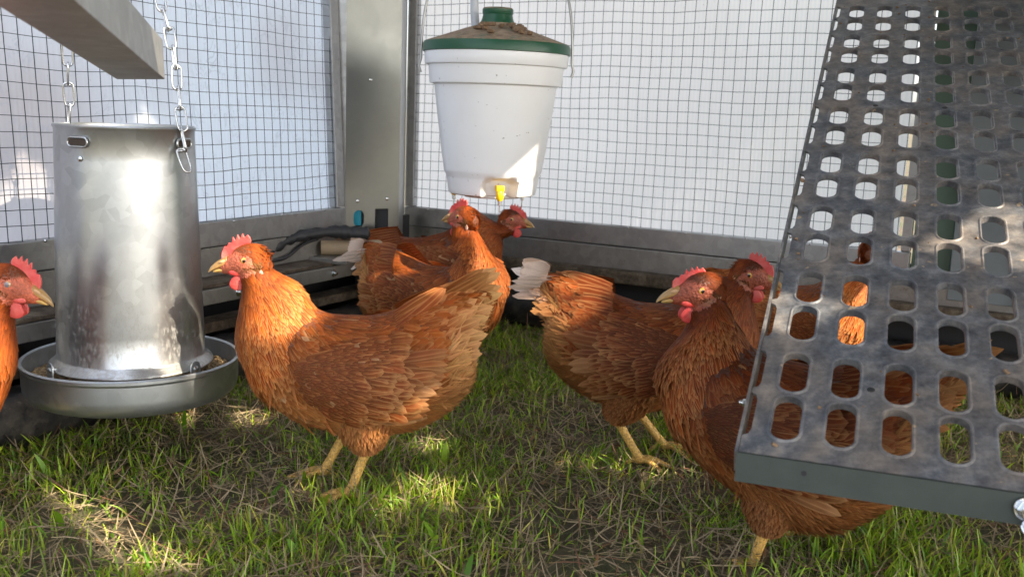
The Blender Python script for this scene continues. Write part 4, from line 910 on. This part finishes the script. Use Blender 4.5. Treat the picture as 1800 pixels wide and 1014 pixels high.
    Fd = nrmz(Fd + np.array([0, 0, -.35]) * (front * low)[:, None] + np.array([0, 0, -.10])); Fd = jit(Fd, N, .16)
    brst = (front * low)[:, None]
    c = colr(n, (.33, .090, .017)) * (1 - brst) + colr(n, (.27, .075, .017)) * brst
    lo = (np.clip((.20 - P[:, 2]) / .07, 0, 1) * pale * .8)[:, None]; c = c * (1 - lo) + colr(n, (.48, .21, .085)) * lo
    L = lerp(.029, .019, front) * rg.uniform(.8, 1.2, n); W = lerp(.0145, .0125, front) * rg.uniform(.85, 1.1, n)
    al = np.clip((.30 + .5 * brst[:, 0] + rg.normal(0, .15, n)) * pale, 0, 1); wh = rg.uniform(0, 1, n) > .992; c[wh] = (.44, .22, .10)
    parts.append(feathers(P, Fd, N, L, W, rgba(c, al), 'round', rg.uniform(.04, .11, n), 7, h=.0005, rg=rg))
    # neck hackle
    n = int(3000 * dens); wgt = np.clip((RT - (nb - 7)) / 4, 0, 1) * (.35 + .65 * np.clip((cosb + 1.05 - 0 * RT) + (RT > nb + 1), 0, 1)); P, N, Fd, rt_, tt = sample(n, wgt)
    t = np.clip((rt_ - (nb - 6)) / (nr - nb + 5), 0, 1); away = nrmz(P - Hc + hu * .02); Fd = jit(nrmz(Fd * .7 + away * .6), N, .09)
    frontal = np.clip(-np.cos(tt), 0, 1) * np.clip(1.6 * t, 0, 1)
    L = lerp(.034, .015, t) * rg.uniform(.8, 1.2, n); W = lerp(.0098, .0042, t) * rg.uniform(.8, 1.15, n)
    mixv = rg.uniform(0, 1, (n, 1)); c = colr(n, (.50, .128, .011)) * mixv + colr(n, (.33, .068, .009)) * (1 - mixv); c = c * (1 - .45 * frontal[:, None]) + np.array([.10, .028, .010]) * .45 * frontal[:, None]
    c *= lerp(1.0, .9, t)[:, None]
    al = np.clip(lerp(1.7, .15, t) * pale * (.6 + .4 * rg.uniform(0, 1, n)) * (1 - .5 * frontal), 0, 1); o_ = np.argsort(rt_)
    parts.append(feathers(P, Fd, N, L, W, rgba(c, al), 'lance', rg.uniform(.03, .13, n), 7, cup=.3, h=.0012 + .001 * rg.uniform(0, 1, n), rg=rg))
    # head feathers
    n = int(1900 * dens); a = rg.uniform(0, 2 * np.pi, n); xx = rg.uniform(-.031, .022, n); PA = np.array(prof)
    wy = np.interp(xx, PA[:, 0], PA[:, 1]); wz = np.interp(xx, PA[:, 0], PA[:, 2]); zc = np.interp(xx, PA[:, 0], PA[:, 3])
    lp = np.stack([xx, wy * np.sin(a), zc + wz * np.cos(a)], 1); ln = nrmz(np.stack([-.25 - 14 * xx, np.sin(a) / wy * .02, np.cos(a) / wz * .02], 1))
    keep = ((lp[:, 2] - .25 * lp[:, 0] > .0100) & (xx < .017)) | (xx < -.0235) | ((lp[:, 2] < -.0165) & (xx < .004)) | ((np.abs(lp[:, 2] + .0115) < .006) & (xx < .002) & (xx > -.019)) | ((lp[:, 2] > .0) & (xx < -.0125)); lp, ln, xx = lp[keep], ln[keep], xx[keep]; n = len(lp)
    tb = np.clip((-xx - .004) / .022, 0, 1); fl = nrmz(np.stack([-1 + .75 * tb, np.zeros(n), np.where(lp[:, 2] > 0, -.15, -.5) - 1.3 * tb], 1)); lowh = lp[:, 2] < .006
    c = colr(n, (.36, .085, .015)); c[lowh & (xx > -.022)] = colr((lowh & (xx > -.022)).sum(), (.26, .12, .05))
    parts.append(feathers(Hc + lp @ HR.T, jit(fl @ HR.T, ln @ HR.T, .12), ln @ HR.T, rg.uniform(.007, .0105, n), rg.uniform(.0026, .004, n), rgba(c, .12), 'lance', .05, 20, h=.0003, rg=rg))
    # belly and vent fluff: long soft strands
    n = int(8000 * dens); P, N, Fd, rt_, tt = sample(n, fluffw * (RT < nb - 6) + .02 * (RT < nb - 6) * (Zc < .2))
    Fd = jit(nrmz(Fd + np.array([0, 0, -.25])), N, .30); rear = np.clip((-.06 - P[:, 0]) / .06, 0, 1)[:, None]
    c = colr(n, (.46, .19, .070)) * (1 - rear) + colr(n, (.66, .38, .19)) * rear
    parts.append(feathers(P, Fd, N, rg.uniform(.022, .042, n), rg.uniform(.003, .0065, n), rgba(c, .45), 'strand', .32, 5, h=.0, rg=rg))
    # thighs
    for Pt, rr_ in thighs:
        n = int(1500 * dens); tq = rg.uniform(.0, 1, n) ** .8; ip = tq * (len(Pt) - 1); i0 = np.minimum(ip.astype(int), len(Pt) - 2); fr = (ip - i0)[:, None]; pc = Pt[i0] * (1 - fr) + Pt[i0 + 1] * fr; r_ = np.interp(ip, range(len(rr_)), rr_)
        d = nrmz(Pt[i0 + 1] - Pt[i0]); a = rg.uniform(0, 2 * np.pi, n); ref = np.tile([0, 1., 0], (n, 1)); ref = nrmz(ref - d * (ref * d).sum(1, keepdims=True)); bb = np.cross(d, ref); nrm_ = ref * np.cos(a)[:, None] + bb * np.sin(a)[:, None]
        c = colr(n, (.38, .150, .055)) * (.85 + .0 * tq)[:, None]
        parts.append(feathers(pc + nrm_ * r_[:, None], jit(nrmz(d + np.array([-.08, 0, 0])), nrm_, .12), nrm_, lerp(.028, .014, tq), lerp(.009, .004, tq), rgba(c, .4), 'lance', .03, 5, h=.0003, rg=rg))
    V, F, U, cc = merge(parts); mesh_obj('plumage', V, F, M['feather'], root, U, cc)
    # ---- wings: rows of coverts and flight feathers
    for sy in (-1, 1):
        parts = []
        def wing_pt(a, b):
            """a 0 shoulder .. 1 tip, b 0 upper edge .. 1 lower edge"""
            x = .098 - .225 * a; zu = .243 - .035 * (1 - a) ** 3 + .004 * a; zlw = .205 - .075 * np.sin(np.clip(a, 0, 1) ** .75 * np.pi) ** .8 * (1 - .25 * a) - .0 * a + .022 * a ** 2 - .01 * a; z = zu + (zlw - zu) * b
            x, z = pr(x, z) if False else (x * cp - (z - .17) * sp_, (z - .17) * cp + x * sp_ + .17)
            # lateral position from the trunk surface
            yy = np.interp(x, np.sort(cen[:nb, 0]), hb[:nb][np.argsort(cen[:nb, 0])]); ch = np.interp(x, np.sort(cen[:nb, 0]), cen[:nb, 2][np.argsort(cen[:nb, 0])]); hh = np.interp(x, np.sort(cen[:nb, 0]), ha[:nb][np.argsort(cen[:nb, 0])])
            q = np.clip(np.abs((z - ch) / hh), 0, .93); y = yy * np.sqrt(1 - q * q) + .014 + .006 * np.sin(np.pi * np.clip(a, 0, 1)) ; return x, y, z, q * np.sign(z - ch)
        rows = [  # a-range for bases, b-range, count, L, W, colour, alpha, extra height, pitch down angle
            (.30, .58, .42, .98, 16, .080, .0165, (.26, .090, .034), .5, .000, -4),
            (.34, .60, .20, .60, 10, .084, .0160, (.27, .090, .034), .5, .0015, -2),
            (.22, .60, .28, .92, 52, .042, .0155, (.245, .076, .025), .7, .0035, -8),
            (.14, .50, .16, .88, 95, .032, .0140, (.24, .075, .025), .65, .0055, -10),
            (.03, .36, .06, .90, 170, .024, .0120, (.235, .072, .024), .55, .0075, -12),
            (.02, .58, -.02, .30, 150, .028, .0135, (.26, .080, .024), .45, .0085, -8)]
        for a0_, a1_, b0_, b1_, cnt, L, W, bc, al, hx, pd in rows:
            cnt = int(cnt * (1 if cnt < 20 else dens * 1.25)); k = np.arange(cnt)
            if cnt < 20: bb = b0_ + (b1_ - b0_) * (k + .5) / cnt; aa = a0_ + (a1_ - a0_) * (1 - bb * .55) + rg.normal(0, .008, cnt)
            else: bb = b0_ + (b1_ - b0_) * ((k * .618034) % 1); aa = a0_ + (a1_ - a0_) * (k + .5) / cnt + rg.normal(0, .016, cnt); bb = bb + rg.normal(0, .03, cnt)
            x, y, z, q = wing_pt(aa, bb); P = np.stack([x, sy * y, z], 1); N = nrmz(np.stack([0 * x - .05, sy * np.sqrt(1 - q * q) + 0 * x, q * .8], 1))
            ang = R_(pd) + (bb - .5) * -.32 + rg.normal(0, .06, cnt) + R_(pitch); Fd = np.stack([-np.cos(ang), np.full(cnt, -.10 * sy), np.sin(ang)], 1)
            c = colr(cnt, bc, .16); 
            if cnt < 20: c[-2:] = c[-2:] * .6 + np.array([.5, .27, .12]) * .4
            if wing_white and cnt < 20 and L > .095: c[2:5] = (.75, .66, .56)
            if cnt > 20: ww = rg.uniform(0, 1, cnt) > .985; c[ww] = (.44, .24, .12)
            parts.append(feathers(P, Fd, N, L * rg.uniform(.88, 1.1, cnt), W * rg.uniform(.9, 1.1, cnt), rgba(c, np.clip(al * pale + rg.normal(0, .12, cnt), 0, 1)), 'long' if cnt < 20 else 'round', rg.uniform(.02, .06, cnt), 3.4, cup=.24, h=hx + .0012, rg=rg))
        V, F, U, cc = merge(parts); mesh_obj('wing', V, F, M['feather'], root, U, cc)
    # ---- tail: tent of long feathers and their coverts
    parts = []; tu = R_(tail_up)
    def trot(p): p = np.asarray(p, float); x, z = p[..., 0] + .10, p[..., 2] - .25; out = p.copy(); out[..., 0] = x * math.cos(tu) + z * math.sin(tu) - .10; out[..., 2] = -x * math.sin(tu) + z * math.cos(tu) + .25; X2, Z2 = out[..., 0].copy(), out[..., 2] - .17; out[..., 0] = X2 * cp - Z2 * sp_; out[..., 2] = Z2 * cp + X2 * sp_ + .17; return out
    for layer, (rx, Lm, Wm, cnt, cl_, ex) in enumerate(((.0, 1.0, .022, 16, (.44, .20, .085), 0), (.008, .84, .021, 16, (.40, .15, .055), .004), (.022, .68, .021, 14, (.35, .11, .030), .007), (.038, .55, .019, 15, (.32, .092, .022), .010))):
        for sy in (-1, 1):
            t = (np.arange(cnt) + .5) / cnt; cnt_ = cnt; tip = np.stack([lerp(-.206, -.140, t ** 1.1) * tailw - .10 * (tailw - 1) * 0, sy * (.006 + .034 * t), lerp(.356, .192, t)], 1); rt0 = np.stack([np.full(cnt, -.082) + rx, sy * (.010 + .036 * t), lerp(.278, .205, t)], 1)
            dv = tip - rt0; rtp = rt0; L = np.linalg.norm(dv, axis=1) * Lm * rg.uniform(.86, 1.06, cnt); N = np.stack([-.12 + 0 * t, np.full(cnt, sy * 1.), lerp(.9, .05, t)], 1)
            P = trot(rtp + np.stack([0 * t, sy * (ex + .004 + .014 * np.sin(np.pi * t)), ex * (1 - t)], 1)); Fd = trot(rtp + dv) - trot(rtp); Fd = Fd + rg.normal(0, .05, Fd.shape) * L[:, None]; N2_ = trot(rtp + N) - trot(rtp)
            c = colr(cnt, cl_, .1); 
            if layer < 2: wt = np.clip(1 - t * 2.6, 0, 1)[:, None] * tail_white; c = c * (1 - wt) + np.array([.80, .70, .62]) * wt
            parts.append(feathers(P, Fd, N2_, L, Wm * rg.uniform(.9, 1.1, cnt) * lerp(1.0, .8, t), rgba(c, np.clip(.95 * pale, 0, 1) if layer < 2 else .6), 'long', .03, 1.2, cup=.12, rg=rg))
    if tail_white > .5:   # pale rounded tip feathers
        cnt = 7; 
        for sy in (-1, 1):
            t = np.arange(cnt) / cnt; P = trot(np.stack([-.143 - .006 * t, sy * (.008 + .006 * t), .318 - .016 * t], 1)); Fd = np.stack([-1 + 0 * t, sy * .06 + 0 * t, .50 - .42 * t], 1); N = np.stack([.0 * t - .1, sy + 0 * t, .5 + 0 * t], 1)
            parts.append(feathers(P, trot(Fd) - trot(Fd * 0), N, .046, .021, rgba(np.tile([.72, .56, .45], (cnt, 1)), .3), 'round', .04, 6, cup=.5, h=.004, rg=rg))
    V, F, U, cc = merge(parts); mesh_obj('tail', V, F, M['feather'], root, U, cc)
    return root
def pnz(A): return np.array([mnoise.noise(Vector(map(float, a))) for a in A]) if len(A) < 200 else np.sin(A[:, 0] * .9) * np.sin(A[:, 1] * 1.1 + 1) * np.sin(A[:, 2] * .8 + 2)
make_hen((-.205, 1.40, 0), 186, 'orange brown hen in the middle foreground facing the tube feeder', head=(.170, 0, .338), seed=11, hyaw=-3, tail_up=13, feet=((.022, .044), (.066, -.045)), hocks=((-.004, .044, .084), (.022, -.042, .098)))
make_hen((-.165, 1.95, 0), -32, 'brown hen looking back over its shoulder under the left of the drinker', head=(.092, -.015, .370), hyaw=178, hpitch=2, seed=12, tint=(.85, .78, .75), tail_white=1.0, pale=.8, wing_white=True, neck_fat=1.1, scale=.96, tail_up=-18, pitch=3)
make_hen((-.190, 2.33, 0), 4, 'rearmost brown hen with bright red comb below the yellow nipple', head=(.185, 0, .306), hyaw=-8, seed=13, tail_up=-12, pitch=15, tail_white=.3, tint=(.72, .62, .60), pale=.6, dens=.7)
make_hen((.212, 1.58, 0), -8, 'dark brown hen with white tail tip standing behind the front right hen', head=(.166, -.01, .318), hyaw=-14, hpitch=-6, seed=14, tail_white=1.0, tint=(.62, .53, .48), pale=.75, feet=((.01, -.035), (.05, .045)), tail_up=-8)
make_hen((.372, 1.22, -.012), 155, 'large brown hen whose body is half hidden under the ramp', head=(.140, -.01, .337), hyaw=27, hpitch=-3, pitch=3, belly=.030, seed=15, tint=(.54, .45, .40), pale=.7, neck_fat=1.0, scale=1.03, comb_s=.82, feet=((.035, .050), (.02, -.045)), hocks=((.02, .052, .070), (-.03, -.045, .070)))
make_hen((-.820, 1.22, 0), 6, 'hen cut off by the left edge with its beak over the feed tray', head=(.184, .01, .318), hyaw=0, hpitch=-16, seed=16, pale=.5, shut_eye=True, tint=(1.05, .95, .9))
make_hen((.535, 1.88, 0), -28, 'hen seen only in slices through the slots of the ramp', head=(.140, 0, .345), hyaw=105, seed=17, dens=.7, tint=(1.1, 1.1, 1.1), tail_up=-36, pitch=8, scale=.95)
